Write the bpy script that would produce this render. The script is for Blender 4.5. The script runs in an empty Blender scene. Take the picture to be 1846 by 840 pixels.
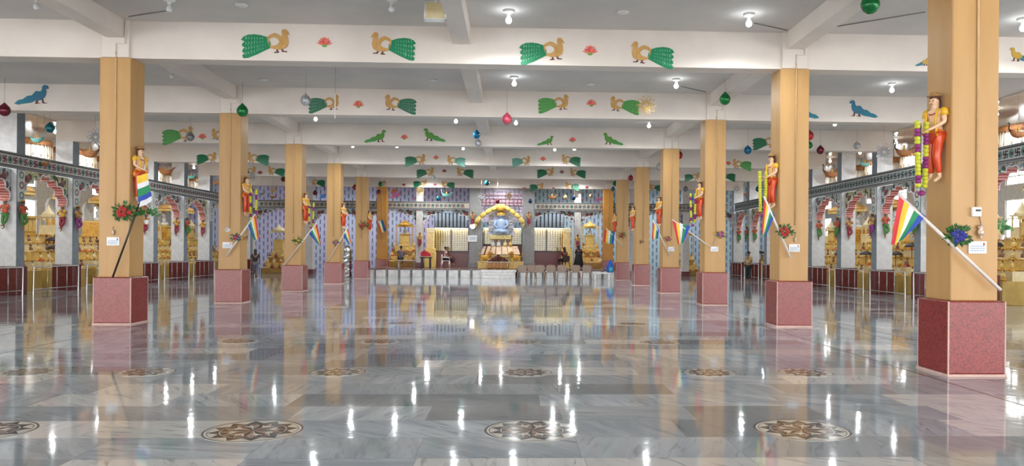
import bpy, math, random
from mathutils import Vector, Matrix, Euler
PI = math.pi
SC = bpy.context.scene
COL = SC.collection
# ------------------------------------------------------------------ camera
F, PX, HY, YAW, ROLL, EYE = 1411.2, 980.9, 451.9, 0.0391, 0.0072, 1.55
fw = Vector((math.sin(YAW), math.cos(YAW), 0)); rt = Vector((math.cos(YAW), -math.sin(YAW), 0)); up = Vector((0, 0, 1))
_c, _s = math.cos(ROLL), math.sin(ROLL)
cd = bpy.data.cameras.new('camera'); cam = bpy.data.objects.new('camera', cd); COL.objects.link(cam); SC.camera = cam
cd.sensor_width = 36; cd.sensor_fit = 'HORIZONTAL'; cd.lens = F / 1846 * 36
cd.shift_x = (923 - PX) / 1846; cd.shift_y = (HY - 420) / 1846; cd.clip_end = 300
ax = rt * _c + up * _s; ay = -rt * _s + up * _c; az = -fw
cam.matrix_world = Matrix(((ax.x, ay.x, az.x, 0), (ax.y, ay.y, az.y, 0), (ax.z, ay.z, az.z, EYE), (0, 0, 0, 1)))
# ------------------------------------------------------------------ daylight and exposure
w = bpy.data.worlds.new('world'); SC.world = w; w.use_nodes = True
w.node_tree.nodes['Background'].inputs[0].default_value = (1.0, 0.99, 0.98, 1)
w.node_tree.nodes['Background'].inputs[1].default_value = 5.0
SC.view_settings.view_transform = 'Standard'; SC.view_settings.look = 'None'
SC.view_settings.gamma = 1; SC.view_settings.use_curve_mapping = False
SC.view_settings.exposure = 0.45
BULB_L = 22.0; LAMP_W = 46.0
SC.cycles.max_bounces = 8; SC.cycles.diffuse_bounces = 5; SC.cycles.glossy_bounces = 3
SC.cycles.sample_clamp_indirect = 6; SC.cycles.sample_clamp_direct = 0
SC.cycles.caustics_reflective = False; SC.cycles.caustics_refractive = False

def ray(u, v):
    du, dv = u - PX, v - HY
    x = (du * _c + dv * _s) / F; y = (-du * _s + dv * _c) / F
    return fw + rt * x - up * y
def atY(u, v, Y): d = ray(u, v); t = Y / d.y; return Vector((d.x * t, Y, EYE + d.z * t))
def atX(u, v, X): d = ray(u, v); t = X / d.x; return Vector((X, d.y * t, EYE + d.z * t))
def atZ(u, v, Z): d = ray(u, v); t = (Z - EYE) / d.z; return Vector((d.x * t, d.y * t, Z))

# ------------------------------------------------------------------ materials
def lin(c):
    c = c / 255.0
    return c / 12.92 if c <= 0.04045 else ((c + 0.055) / 1.055) ** 2.4
def rgb(c): return (lin(c[0]), lin(c[1]), lin(c[2]), 1)
MATS = {}
def mat(name, c, rough=0.6, metal=0.0, c2=None, scale=6.0, bump=0.0, spec=0.5, emit=0.0, lo=0.35, hi=0.65, detail=4, stretch=None):
    if name in MATS: return MATS[name]
    m = bpy.data.materials.new(name); m.use_nodes = True; nt = m.node_tree; N = nt.nodes; L = nt.links
    b = N['Principled BSDF']; b.inputs['Roughness'].default_value = rough; b.inputs['Metallic'].default_value = metal
    b.inputs['Specular IOR Level'].default_value = spec
    b.inputs['Base Color'].default_value = rgb(c)
    tc = N.new('ShaderNodeTexCoord'); nz = N.new('ShaderNodeTexNoise'); nz.inputs['Scale'].default_value = scale
    nz.inputs['Detail'].default_value = detail
    src = tc.outputs['Object']
    if stretch:
        mp = N.new('ShaderNodeMapping'); mp.inputs['Scale'].default_value = stretch; L.new(src, mp.inputs[0]); src = mp.outputs[0]
    L.new(src, nz.inputs['Vector'])
    if c2 is None: c2 = tuple(x * 0.93 for x in c)
    r = N.new('ShaderNodeMapRange'); r.inputs[1].default_value = lo; r.inputs[2].default_value = hi
    mx = N.new('ShaderNodeMix'); mx.data_type = 'RGBA'; mx.inputs[6].default_value = rgb(c); mx.inputs[7].default_value = rgb(c2)
    L.new(nz.outputs['Fac'], r.inputs[0]); L.new(r.outputs[0], mx.inputs[0]); L.new(mx.outputs[2], b.inputs['Base Color'])
    if bump:
        bp = N.new('ShaderNodeBump'); bp.inputs['Strength'].default_value = bump; bp.inputs['Distance'].default_value = 0.01
        L.new(nz.outputs['Fac'], bp.inputs['Height']); L.new(bp.outputs[0], b.inputs['Normal'])
    if emit:
        b.inputs['Emission Color'].default_value = rgb(c); b.inputs['Emission Strength'].default_value = emit
    MATS[name] = m; return m

def node_mat(name):
    m = bpy.data.materials.new(name); m.use_nodes = True; MATS[name] = m
    nt = m.node_tree
    def new(t, **k):
        n = nt.nodes.new(t)
        for a, v in k.items(): setattr(n, a, v)
        return n
    def math_(op, a, b=None, c=None):
        n = new('ShaderNodeMath', operation=op)
        for i, x in enumerate((a, b, c)):
            if x is None: continue
            if isinstance(x, (int, float)): n.inputs[i].default_value = x
            else: nt.links.new(x, n.inputs[i])
        return n.outputs[0]
    def mix(f, a, b):
        n = new('ShaderNodeMix', data_type='RGBA')
        for i, x in ((0, f), (6, a), (7, b)):
            if isinstance(x, (int, float)): n.inputs[i].default_value = x
            elif isinstance(x, tuple): n.inputs[i].default_value = rgb(x)
            else: nt.links.new(x, n.inputs[i])
        return n.outputs[2]
    return m, nt, nt.nodes['Principled BSDF'], new, math_, mix

def marble_floor():
    m, nt, b, new, M, mix = node_mat('marble_floor'); L = nt.links
    tc = new('ShaderNodeTexCoord'); sp = new('ShaderNodeSeparateXYZ'); L.new(tc.outputs['Object'], sp.inputs[0])
    x, y = sp.outputs[0], sp.outputs[1]
    ry = M('DIVIDE', y, 0.65); row = M('FLOOR', ry)
    wn = new('ShaderNodeTexWhiteNoise', noise_dimensions='1D'); L.new(row, wn.inputs['W'])
    xs = M('ADD', M('DIVIDE', x, 1.25), M('MULTIPLY', wn.outputs['Value'], 7.0)); colm = M('FLOOR', xs)
    cb = new('ShaderNodeCombineXYZ'); L.new(colm, cb.inputs[0]); L.new(row, cb.inputs[1])
    w2 = new('ShaderNodeTexWhiteNoise', noise_dimensions='2D'); L.new(cb.outputs[0], w2.inputs['Vector'])
    sc = new('ShaderNodeSeparateColor'); L.new(w2.outputs['Color'], sc.inputs[0])
    # seam distance
    fx = M('FRACT', xs); fy = M('FRACT', ry)
    ex = M('MULTIPLY', M('MINIMUM', fx, M('SUBTRACT', 1.0, fx)), 1.25); ey = M('MULTIPLY', M('MINIMUM', fy, M('SUBTRACT', 1.0, fy)), 0.65)
    seam = M('LESS_THAN', M('MINIMUM', ex, ey), 0.0025)
    # veins, each slab cut from the block at its own angle
    ang = M('MULTIPLY', sc.outputs[0], 2.2)
    vr = new('ShaderNodeVectorRotate', rotation_type='Z_AXIS'); L.new(tc.outputs['Object'], vr.inputs['Vector']); L.new(ang, vr.inputs['Angle'])
    off = new('ShaderNodeVectorMath', operation='ADD'); sc2 = new('ShaderNodeVectorMath', operation='SCALE')
    L.new(w2.outputs['Color'], sc2.inputs[0]); sc2.inputs['Scale'].default_value = 37.0
    L.new(vr.outputs[0], off.inputs[0]); L.new(sc2.outputs[0], off.inputs[1])
    mp = new('ShaderNodeMapping'); mp.inputs['Scale'].default_value = (0.55, 3.2, 1); L.new(off.outputs[0], mp.inputs[0])
    n1 = new('ShaderNodeTexNoise'); n1.inputs['Scale'].default_value = 1.0; n1.inputs['Detail'].default_value = 7; n1.inputs['Roughness'].default_value = 0.62; n1.inputs['Distortion'].default_value = 1.1
    L.new(mp.outputs[0], n1.inputs['Vector'])
    n2 = new('ShaderNodeTexNoise'); n2.inputs['Scale'].default_value = 5.5; n2.inputs['Detail'].default_value = 6; n2.inputs['Distortion'].default_value = 0.6
    L.new(mp.outputs[0], n2.inputs['Vector'])
    rr = new('ShaderNodeMapRange'); rr.inputs[1].default_value = 0.38; rr.inputs[2].default_value = 0.66; L.new(n1.outputs['Fac'], rr.inputs[0])
    r2 = new('ShaderNodeMapRange'); r2.inputs[1].default_value = 0.55; r2.inputs[2].default_value = 0.72; L.new(n2.outputs['Fac'], r2.inputs[0])
    light = mix(sc.outputs[1], (180, 189, 197), (210, 218, 224)); dark = mix(sc.outputs[2], (130, 141, 152), (172, 182, 190))
    pw = M('POWER', sc.outputs[2], 2.0)
    base = mix(M('MULTIPLY', rr.outputs[0], 0.8), light, dark)
    base = mix(M('MULTIPLY', pw, 0.85), base, (110, 114, 118))
    base = mix(M('MULTIPLY', M('GREATER_THAN', sc.outputs[1], 0.8), 0.6), base, (226, 224, 220))
    base = mix(M('MULTIPLY', r2.outputs[0], 0.55), base, (96, 103, 112))
    base = mix(M('MULTIPLY', seam, 0.5), base, (95, 95, 95))
    L.new(base, b.inputs['Base Color'])
    n3 = new('ShaderNodeTexNoise'); n3.inputs['Scale'].default_value = 3.5; n3.inputs['Detail'].default_value = 3; L.new(tc.outputs['Object'], n3.inputs['Vector'])
    b.inputs['Roughness'].default_value = 0.1
    rg = new('ShaderNodeMapRange'); rg.inputs[3].default_value = 0.03; rg.inputs[4].default_value = 0.075; L.new(n3.outputs['Fac'], rg.inputs[0]); L.new(rg.outputs[0], b.inputs['Roughness'])
    bp = new('ShaderNodeBump'); bp.inputs['Strength'].default_value = 0.09; bp.inputs['Distance'].default_value = 0.015; L.new(n3.outputs['Fac'], bp.inputs['Height']); L.new(bp.outputs[0], b.inputs['Normal'])
    b.inputs['Specular IOR Level'].default_value = 0.5
    return m

def stripe_mat(name, ca, cb_, pitch, axis=2, duty=0.5, rough=0.6):
    m, nt, b, new, M, mix = node_mat(name)
    tc = new('ShaderNodeTexCoord'); sp = new('ShaderNodeSeparateXYZ'); nt.links.new(tc.outputs['Object'], sp.inputs[0])
    wv = new('ShaderNodeTexNoise'); wv.inputs['Scale'].default_value = 4; nt.links.new(tc.outputs['Object'], wv.inputs['Vector'])
    z = M('ADD', sp.outputs[axis], M('MULTIPLY', wv.outputs['Fac'], 0.05))
    f = M('LESS_THAN', M('FRACT', M('DIVIDE', z, pitch)), duty)
    nt.links.new(mix(f, ca, cb_), b.inputs['Base Color']); b.inputs['Roughness'].default_value = rough
    return m

def ornament_mat(name, ground, a, c, line, scale=5.0):
    m, nt, b, new, M, mix = node_mat(name); L = nt.links
    tc = new('ShaderNodeTexCoord')
    v = new('ShaderNodeTexVoronoi'); v.inputs['Scale'].default_value = scale; L.new(tc.outputs['Object'], v.inputs['Vector'])
    v2 = new('ShaderNodeTexVoronoi'); v2.inputs['Scale'].default_value = scale * 2.3; v2.feature = 'DISTANCE_TO_EDGE'; L.new(tc.outputs['Object'], v2.inputs['Vector'])
    s = new('ShaderNodeSeparateColor'); L.new(v.outputs['Color'], s.inputs[0])
    f1 = M('LESS_THAN', v.outputs['Distance'], 0.33); f2 = M('GREATER_THAN', s.outputs[0], 0.5)
    rg = M('LESS_THAN', M('ABSOLUTE', M('SUBTRACT', v.outputs['Distance'], 0.36)), 0.05)
    base = mix(f1, ground, mix(f2, a, c)); base = mix(M('MULTIPLY', rg, 0.8), base, line)
    base = mix(M('MULTIPLY', M('LESS_THAN', v2.outputs['Distance'], 0.06), 0.6), base, line)
    L.new(base, b.inputs['Base Color']); b.inputs['Roughness'].default_value = 0.5
    return m

def tail_mat(name, c, light):
    m, nt, b, new, M, mix = node_mat(name); L = nt.links
    tc = new('ShaderNodeTexCoord')
    wv = new('ShaderNodeTexWave', wave_type='BANDS', bands_direction='X'); wv.inputs['Scale'].default_value = 4.2; wv.inputs['Distortion'].default_value = 6; wv.inputs['Detail'].default_value = 1.5; wv.inputs['Detail Scale'].default_value = 3.5
    L.new(tc.outputs['Object'], wv.inputs['Vector'])
    nz = new('ShaderNodeTexNoise'); nz.inputs['Scale'].default_value = 14; L.new(tc.outputs['Object'], nz.inputs['Vector'])
    f = M('MULTIPLY', M('GREATER_THAN', wv.outputs['Fac'], 0.9), M('GREATER_THAN', nz.outputs['Fac'], 0.6))
    L.new(mix(M('MULTIPLY', f, 0.4), c, light), b.inputs['Base Color']); b.inputs['Roughness'].default_value = 0.45
    return m

def slot_wall_mat():
    m, nt, b, new, M, mix = node_mat('fluted_lilac_wall'); L = nt.links
    tc = new('ShaderNodeTexCoord'); sp = new('ShaderNodeSeparateXYZ'); L.new(tc.outputs['Object'], sp.inputs[0])
    x, z = sp.outputs[0], sp.outputs[2]
    f = M('FRACT', M('DIVIDE', x, 0.27)); colid = M('FLOOR', M('DIVIDE', x, 0.27))
    slot = M('LESS_THAN', M('ABSOLUTE', M('SUBTRACT', f, 0.5)), 0.12)
    fz = M('FRACT', M('ADD', M('DIVIDE', z, 0.5), M('MULTIPLY', colid, 0.5)))
    slot = M('MULTIPLY', slot, M('LESS_THAN', fz, 0.6))
    w = new('ShaderNodeTexWhiteNoise', noise_dimensions='1D'); L.new(colid, w.inputs['W'])
    base = mix(M('MULTIPLY', M('ADD', M('GREATER_THAN', x, -3.0), w.outputs['Value']), 0.5), (186, 176, 220), (168, 204, 212))
    edge = M('LESS_THAN', f, 0.09)
    base = mix(M('MULTIPLY', edge, 0.7), base, (232, 232, 240))
    base = mix(M('MULTIPLY', slot, 0.85), base, (52, 62, 82))
    L.new(base, b.inputs['Base Color']); b.inputs['Roughness'].default_value = 0.5
    return m

FLOOR = marble_floor()
PAINT = mat('white_paint', (234, 224, 214), 0.55, c2=(222, 212, 203), scale=0.8, bump=0.05)
CEILM = mat('ceiling_paint', (218, 212, 207), 0.8, c2=(207, 202, 198), scale=0.7)
YEL = mat('yellow_paint', (194, 152, 96), 0.4, c2=(186, 144, 88), scale=1.5, stretch=(3, 3, .5), bump=0.04)
GRAN = mat('red_granite', (146, 54, 50), 0.25, c2=(106, 32, 33), scale=55, lo=0.45, hi=0.6, detail=2)
GROUT = mat('pale_grout', (214, 180, 168), 0.6)
MARO = mat('maroon_tile', (104, 44, 46), 0.25, c2=(92, 38, 40), scale=9)
WCOL = mat('arcade_white', (226, 228, 230), 0.5)
GCOL = mat('arcade_grey', (128, 138, 146), 0.5)
STEEL = mat('brushed_steel', (190, 190, 190), 0.3, 0.9, scale=30)
GOLD = mat('gold_paint', (226, 178, 82), 0.32, 0.35, c2=(196, 142, 54), scale=12)
GOLDL = mat('pale_gold', (240, 208, 128), 0.4, 0.1, c2=(220, 182, 96), scale=8)
CREAM = mat('cream_stone', (236, 220, 178), 0.45, c2=(226, 206, 156), scale=6)
MARBW = mat('white_marble', (232, 230, 228), 0.25, c2=(206, 206, 208), scale=4, bump=0.03)
BLACK = mat('black_paint', (26, 24, 26), 0.4)
DARK = mat('dark_gap', (40, 38, 40), 0.7)
WOODB = mat('woven_brown', (176, 118, 70), 0.6, c2=(132, 82, 46), scale=26, bump=0.4)
TEALB = mat('woven_teal', (120, 180, 172), 0.5, c2=(84, 150, 146), scale=26, bump=0.4)
SKIN = mat('skin_brown', (150, 104, 78), 0.5)
SKINF = mat('painted_flesh', (240, 204, 168), 0.3, c2=(232, 190, 152), scale=8)
HAIR = mat('black_hair', (28, 22, 22), 0.45, c2=(46, 36, 32), scale=30)
ORNG = mat('orange_lacquer', (222, 84, 40), 0.28, c2=(200, 66, 32), scale=5)
YELL = mat('yellow_lacquer', (238, 186, 50), 0.3)
RED = mat('red_cloth', (190, 40, 44), 0.5)
GREEN = mat('green_lacquer', (70, 130, 56), 0.35)
MAG = mat('maroon_lacquer', (150, 40, 60), 0.35)
PURP = mat('purple_lacquer', (140, 50, 130), 0.35)
PLEAF = mat('leaf_green', (58, 112, 44), 0.45, c2=(34, 82, 34), scale=18)
PLEAF2 = mat('pale_leaf_green', (88, 152, 84), 0.45, c2=(50, 112, 56), scale=18)
WHITEP = mat('white_plastic', (240, 240, 238), 0.35)
CORAL = mat('coral_paint', (238, 112, 88), 0.5, c2=(232, 140, 110), scale=20)
TAN = mat('tan_paint', (208, 164, 98), 0.5, c2=(196, 148, 80), scale=10)
FOOT = mat('dark_foot_paint', (96, 40, 40), 0.5)
STRIPE = stripe_mat('red_white_stripes', (214, 168, 160), (178, 84, 82), 0.085)
ORN1 = ornament_mat('green_ornament', (196, 196, 150), (120, 44, 50), (40, 96, 70), (50, 70, 60), 3.4)
ORN2 = ornament_mat('grey_ornament', (184, 190, 190), (70, 100, 110), (96, 60, 70), (60, 70, 76), 3.4)
PANELC = stripe_mat('cream_ceiling_panels', (250, 244, 234), (234, 224, 208), 0.5, axis=0, duty=0.93, rough=0.12)
SLOT = slot_wall_mat()

# ------------------------------------------------------------------ mesh helpers
class MB:
    def __init__(s): s.v = []; s.f = []; s.m = []; s.sm = []
    def add(s, vs, fs, m=0, smooth=False):
        o = len(s.v); s.v += [tuple(p) for p in vs]
        for k, f in enumerate(fs):
            s.f.append(tuple(i + o for i in f)); s.m.append(m[k] if isinstance(m, list) else m); s.sm.append(smooth)
        return s
    def box(s, x0, x1, y0, y1, z0, z1, m=0):
        v = [(x, y, z) for z in (z0, z1) for y in (y0, y1) for x in (x0, x1)]
        return s.add(v, [(0, 2, 3, 1), (4, 5, 7, 6), (0, 1, 5, 4), (2, 6, 7, 3), (0, 4, 6, 2), (1, 3, 7, 5)], m)
    def rbox(s, x0, x1, y0, y1, z0, z1, b, m=0):            # box with chamfered edges
        v = []; xs = (x0, x1); ys = (y0, y1); zs = (z0, z1); idx = {}
        for i in (0, 1):
            for j in (0, 1):
                for k in (0, 1):
                    x, y, z = xs[i], ys[j], zs[k]; ix = b if i == 0 else -b; iy = b if j == 0 else -b; iz = b if k == 0 else -b
                    idx[(i, j, k, 'x')] = len(v); v.append((x, y + iy, z + iz))
                    idx[(i, j, k, 'y')] = len(v); v.append((x + ix, y, z + iz))
                    idx[(i, j, k, 'z')] = len(v); v.append((x + ix, y + iy, z))
        f = []
        for i in (0, 1):
            f.append([idx[(i, a, c, 'x')] for a, c in ((0, 0), (1, 0), (1, 1), (0, 1))])
            f.append([idx[(a, i, c, 'y')] for a, c in ((0, 0), (1, 0), (1, 1), (0, 1))])
            f.append([idx[(a, c, i, 'z')] for a, c in ((0, 0), (1, 0), (1, 1), (0, 1))])
            for j in (0, 1):
                f.append([idx[(i, j, 0, 'x')], idx[(i, j, 1, 'x')], idx[(i, j, 1, 'y')], idx[(i, j, 0, 'y')]])
                f.append([idx[(i, 0, j, 'x')], idx[(i, 1, j, 'x')], idx[(i, 1, j, 'z')], idx[(i, 0, j, 'z')]])
                f.append([idx[(0, i, j, 'y')], idx[(1, i, j, 'y')], idx[(1, i, j, 'z')], idx[(0, i, j, 'z')]])
                for k in (0, 1): f.append([idx[(i, j, k, q)] for q in 'xyz'])
        return s.add(v, f, m)
    def prism(s, poly, a, b, plane='xz', m=0, mside=None):   # polygon extruded from a to b along the missing axis
        n = len(poly); mk = {'xz': lambda p, t: (p[0], t, p[1]), 'yz': lambda p, t: (t, p[0], p[1]), 'xy': lambda p, t: (p[0], p[1], t)}[plane]
        v = [mk(p, a) for p in poly] + [mk(p, b) for p in poly]
        f = [tuple(range(n)), tuple(range(2 * n - 1, n - 1, -1))] + [(i, (i + 1) % n, n + (i + 1) % n, n + i) for i in range(n)]
        ms = m if mside is None else mside
        return s.add(v, f, [m, m] + [ms] * n)
    def tube(s, pts, r, seg=8, m=0, cap=True, smooth=True):
        pts = [Vector(p) for p in pts]; n = len(pts); rs = r if isinstance(r, (list, tuple)) else [r] * n; vs = []
        ref = None
        for i, p in enumerate(pts):
            t = (pts[min(i + 1, n - 1)] - pts[max(i - 1, 0)])
            if t.length < 1e-9: t = Vector((0, 0, 1))
            t.normalize()
            if ref is None or abs(ref.dot(t)) > 0.95: ref = Vector((0, 0, 1)) if abs(t.z) < 0.9 else Vector((1, 0, 0))
            a = t.cross(ref).normalized(); bb = t.cross(a); ref = a.cross(t)
            for k in range(seg): q = 2 * PI * k / seg; vs.append(p + (a * math.cos(q) + bb * math.sin(q)) * rs[i])
        fs = [(i * seg + k, i * seg + (k + 1) % seg, (i + 1) * seg + (k + 1) % seg, (i + 1) * seg + k) for i in range(n - 1) for k in range(seg)]
        if cap: fs += [tuple(range(seg))[::-1], tuple((n - 1) * seg + k for k in range(seg))]
        return s.add(vs, fs, m, smooth)
    def lathe(s, prof, c=(0, 0, 0), seg=16, m=0, sx=1, sy=1, smooth=True, ms=None):
        vs = []; n = len(prof)
        for r, z in prof:
            for k in range(seg): q = 2 * PI * k / seg; vs.append((c[0] + r * sx * math.cos(q), c[1] + r * sy * math.sin(q), c[2] + z))
        fs = []; mm = []
        for i in range(n - 1):
            for k in range(seg):
                fs.append((i * seg + k, i * seg + (k + 1) % seg, (i + 1) * seg + (k + 1) % seg, (i + 1) * seg + k)); mm.append(ms[i] if ms else m)
        fs += [tuple(range(seg))[::-1], tuple((n - 1) * seg + k for k in range(seg))]; mm += [mm[0], mm[-1]]
        return s.add(vs, fs, mm, smooth)
    def ell(s, c, r, seg=12, rings=7, m=0):
        if isinstance(r, (int, float)): r = (r, r, r)
        prof = [(max(math.sin(PI * i / rings), 0.002), -math.cos(PI * i / rings) * r[2]) for i in range(rings + 1)]
        return s.lathe(prof, c, seg, m, r[0], r[1])
    def xf(s, M, start=0):
        for i in range(start, len(s.v)): s.v[i] = tuple(M @ Vector(s.v[i]))
        return s
    def mesh(s, name, mats):
        me = bpy.data.meshes.new(name); me.from_pydata(s.v, [], s.f)
        for m in (mats if isinstance(mats, (list, tuple)) else [mats]): me.materials.append(m)
        me.polygons.foreach_set('material_index', s.m); me.polygons.foreach_set('use_smooth', s.sm); me.update(); return me
    def build(s, name, mats, parent=None, loc=None, rz=0):
        return place(name, s.mesh(name, mats), parent, loc, rz)
def place(name, me, parent=None, loc=None, rz=0):
    o = bpy.data.objects.new(name, me); COL.objects.link(o); o.parent = parent
    if loc is not None: o.location = loc
    o.rotation_euler = (0, 0, rz); return o
def tag(o, label, cat, group=None, kind=None):
    o['label'] = label; o['category'] = cat
    if group: o['group'] = group
    if kind: o['kind'] = kind
    return o
def thing(name, loc, label, cat, group=None, rz=0):
    o = bpy.data.objects.new(name, None); COL.objects.link(o); o.empty_display_size = 0.2
    o.location = loc; o.rotation_euler = (0, 0, rz); return tag(o, label, cat, group)
def struct(o): o['kind'] = 'structure'; return o
KIDS = {}
def children(o): return [c for c in bpy.data.objects if c.parent is o]
def dup(root, loc, label, group=None, rz=0, scale=None, cat=None):
    if root.name not in KIDS: KIDS[root.name] = [(c, children(c)) for c in children(root)]
    r = root.copy(); COL.objects.link(r); r.location = loc; r.rotation_euler = (0, 0, rz)
    if scale: r.scale = (scale,) * 3
    r['label'] = label
    if group: r['group'] = group
    for c, gs in KIDS[root.name]:
        d = c.copy(); COL.objects.link(d); d.parent = r
        for g in gs: e = g.copy(); COL.objects.link(e); e.parent = d
    return r
def skin_mesh(name, pts, edges, radii, mats, sub=2):
    me = bpy.data.meshes.new(name + '_cage'); me.from_pydata([tuple(p) for p in pts], edges, [])
    o = bpy.data.objects.new(name + '_cage', me); COL.objects.link(o)
    md = o.modifiers.new('skin', 'SKIN'); md.use_smooth_shade = True
    if not me.skin_vertices: me.attributes
    for i, r in enumerate(radii):
        sv = me.skin_vertices[0].data[i]; rr = r if isinstance(r, tuple) else (r, r); sv.radius = rr; sv.use_root = (i == 0)
    ss = o.modifiers.new('sub', 'SUBSURF'); ss.levels = sub; ss.render_levels = sub
    dg = bpy.context.evaluated_depsgraph_get(); dg.update()
    out = bpy.data.meshes.new_from_object(o.evaluated_get(dg)); out.name = name
    out.materials.clear()
    for m in (mats if isinstance(mats, (list, tuple)) else [mats]): out.materials.append(m)
    for p in out.polygons: p.use_smooth = True
    bpy.data.objects.remove(o); bpy.data.meshes.remove(me); return out

ORD = ['first', 'second', 'third', 'fourth', 'fifth', 'sixth', 'seventh', 'eighth', 'ninth', 'tenth', 'eleventh', 'twelfth', 'thirteenth', 'fourteenth']

# ------------------------------------------------------------------ setting
XL, XR, Y0, SP, CW = -8.06, 5.85, 9.72, 6.41, 0.61
ZB, ZC, XC = 5.39, 6.15, -1.1
XAL, XAR = -16.3, 14.0
XWL, XWR, YB = -22.6, 20.3, 53.6
ROWY = [Y0 + SP * k for k in range(7)]
struct(MB().box(XWL - 3, XWR + 3, -17, 58, -0.3, 0).build('floor', FLOOR))
struct(MB().box(XWL - 0.3, XWR + 0.3, -17, 56, ZC, ZC + 0.25).build('ceiling', CEILM))
tn = 1
for xa, xb in ((XWL, XAL - 0.35), (XAR + 0.35, XWR)):
    struct(MB().box(xa, xb, 10, YB, ZC - 0.06, ZC - 0.005).build('trim_%d' % tn, PANELC)); tn += 1
for k, y in enumerate(ROWY):                         # cross beams
    struct(MB().box(XAL - 0.2, XAR + 0.2, y + 0.06, y + 0.52, ZB, ZC).build('trim_%d' % tn, PAINT)); tn += 1
for X in (XL, XR, XC):                               # beams running away from the camera, cut at each cross beam
    for k in range(-2, 7):
        ya = (ROWY[k - 1] + 0.52 if k > 0 else (-5.9 if k == -2 else ROWY[0] - SP + 0.52 if k == 0 else -5.9)); yb = Y0 + SP * k + 0.06
        if k < 0: continue
        struct(MB().box(X - 0.18, X + 0.18, ya, yb, ZC - 0.36, ZC).build('trim_%d' % tn, PAINT)); tn += 1
# side walls with window openings, one mesh each
wn = 1
def window(X, y0, y1, z0, z1, side):
    global wn
    r = bpy.data.objects.new('window_%d' % wn, None); COL.objects.link(r); r.location = (X, (y0 + y1) / 2, z0); struct(r); wn += 1
    h = z1 - z0; l = (y1 - y0) / 2; f = MB(); t = 0.05
    f.box(-.08, .08, -l, -l + t, 0, h).box(-.08, .08, l - t, l, 0, h).box(-.08, .08, -l, l, 0, t).box(-.08, .08, -l, l, h - t, h).box(-.05, .05, -.02, .02, 0, h).box(-.05, .05, -l, l, h * .5 - .02, h * .5 + .02)
    wf = f.build('window_frame', WHITEP, r)
    MB().box(-.006, .006, -l + t, l - t, t, h - t).build('window_pane', PANE, wf)
mp_, ntp, bp_, newp, Mp, mixp = node_mat('frosted_pane')
tr = newp('ShaderNodeBsdfTransparent'); tl = newp('ShaderNodeBsdfTranslucent'); ms_ = newp('ShaderNodeMixShader'); ms_.inputs[0].default_value = 0.25
tr.inputs[0].default_value = (1, 1, 1, 1)
ntp.links.new(tr.outputs[0], ms_.inputs[1]); ntp.links.new(tl.outputs[0], ms_.inputs[2]); ntp.links.new(ms_.outputs[0], ntp.nodes['Material Output'].inputs[0])
PANE = mp_
HS = SP / 2
BAYS = [Y0 + 0.305 + HS * j for j in range(3, 13)]   # arcade column centres
for side, XW, nm in ((-1, XWL, 'wall_left'), (1, XWR, 'wall_right')):
    mb = MB(); xa, xb = (XW - .25, XW) if side < 0 else (XW, XW + .25)
    ys = 10.0; cells = []
    for j in range(0, 14):
        c = Y0 + 0.305 + HS * (j + .5)
        if c + .7 > YB: break
        cells.append(c)
    prev = 8.0
    for c in cells:
        y0, y1 = c - .75, c + .75
        mb.box(xa, xb, prev, y0, 0, ZC); prev = y1
        mb.box(xa, xb, y0, y1, 0, 2.2); mb.box(xa, xb, y0, y1, 3.8, 4.35); mb.box(xa, xb, y0, y1, 5.1, ZC)
        window(XW + side * .12, y0, y1, 2.2, 3.8, side); window(XW + side * .12, y0, y1, 4.35, 5.1, side)
    mb.box(xa, xb, prev, 56, 0, ZC)
    struct(mb.build(nm, WCOL))
struct(MB().box(XWL - .25, XWR + .25, YB, YB + .25, 0, ZC).build('wall_back', SLOT))
# dark inlay lines in the floor running beside each pillar row
for X in (XR - .62, XR + .95, XR + 1.35, XL - .95, XL + .62):
    struct(MB().box(X - .02, X + .02, -5, 47, -.002, .0015).build('trim_%d' % tn, mat('inlay_grey', (110, 112, 114), 0.15))); tn += 1

# ------------------------------------------------------------------ yellow pillars
def make_pillar(zb=0):
    r = thing('pillar', (0, 0, 0), '', 'pillar', None)
    h = CW / 2
    MB().rbox(-h, h, -h, h, .95, ZB, .012).build('shaft', YEL, r)
    p = MB().rbox(-.37, .37, -.37, .37, zb + .03, .95, .014, 0)
    p.box(-.385, .385, -.385, .385, zb, zb + .03, 1)
    for sx in (-1, 1):
        for sy in (-1, 1): p.box(sx * .366 - .008, sx * .366 + .008, sy * .366 - .008, sy * .366 + .008, zb + .03, .945, 1)
    p.build('plinth', [GRAN, GROUT], r)
    MB().rbox(-.27, .27, -.31, .27, ZB + .002, ZC, .01).build('capital_block', PAINT, r)
    MB().tube([(.02, -h - .012, 2.12), (.02, -h - .012, ZB), (.02, -h - .02, ZB + .1)], .014, 8).build('conduit', mat('conduit_cream', (206, 172, 122), .4), r)
    c = MB().tube([(.02, -.325, ZB + .02), (.02, -.325, ZB + .28), (.2, -.325, ZB + .28), (.2, -.325, ZC - .02)], .012, 6)
    c.build('wiring_pipe', PAINT, r)
    return r
AMBER = mat('amber_paint', (196, 136, 46), .4, c2=(184, 122, 38), scale=2)
pil0 = make_pillar()
first = True
SIDE = {0: 'left', 1: 'right'}
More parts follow.
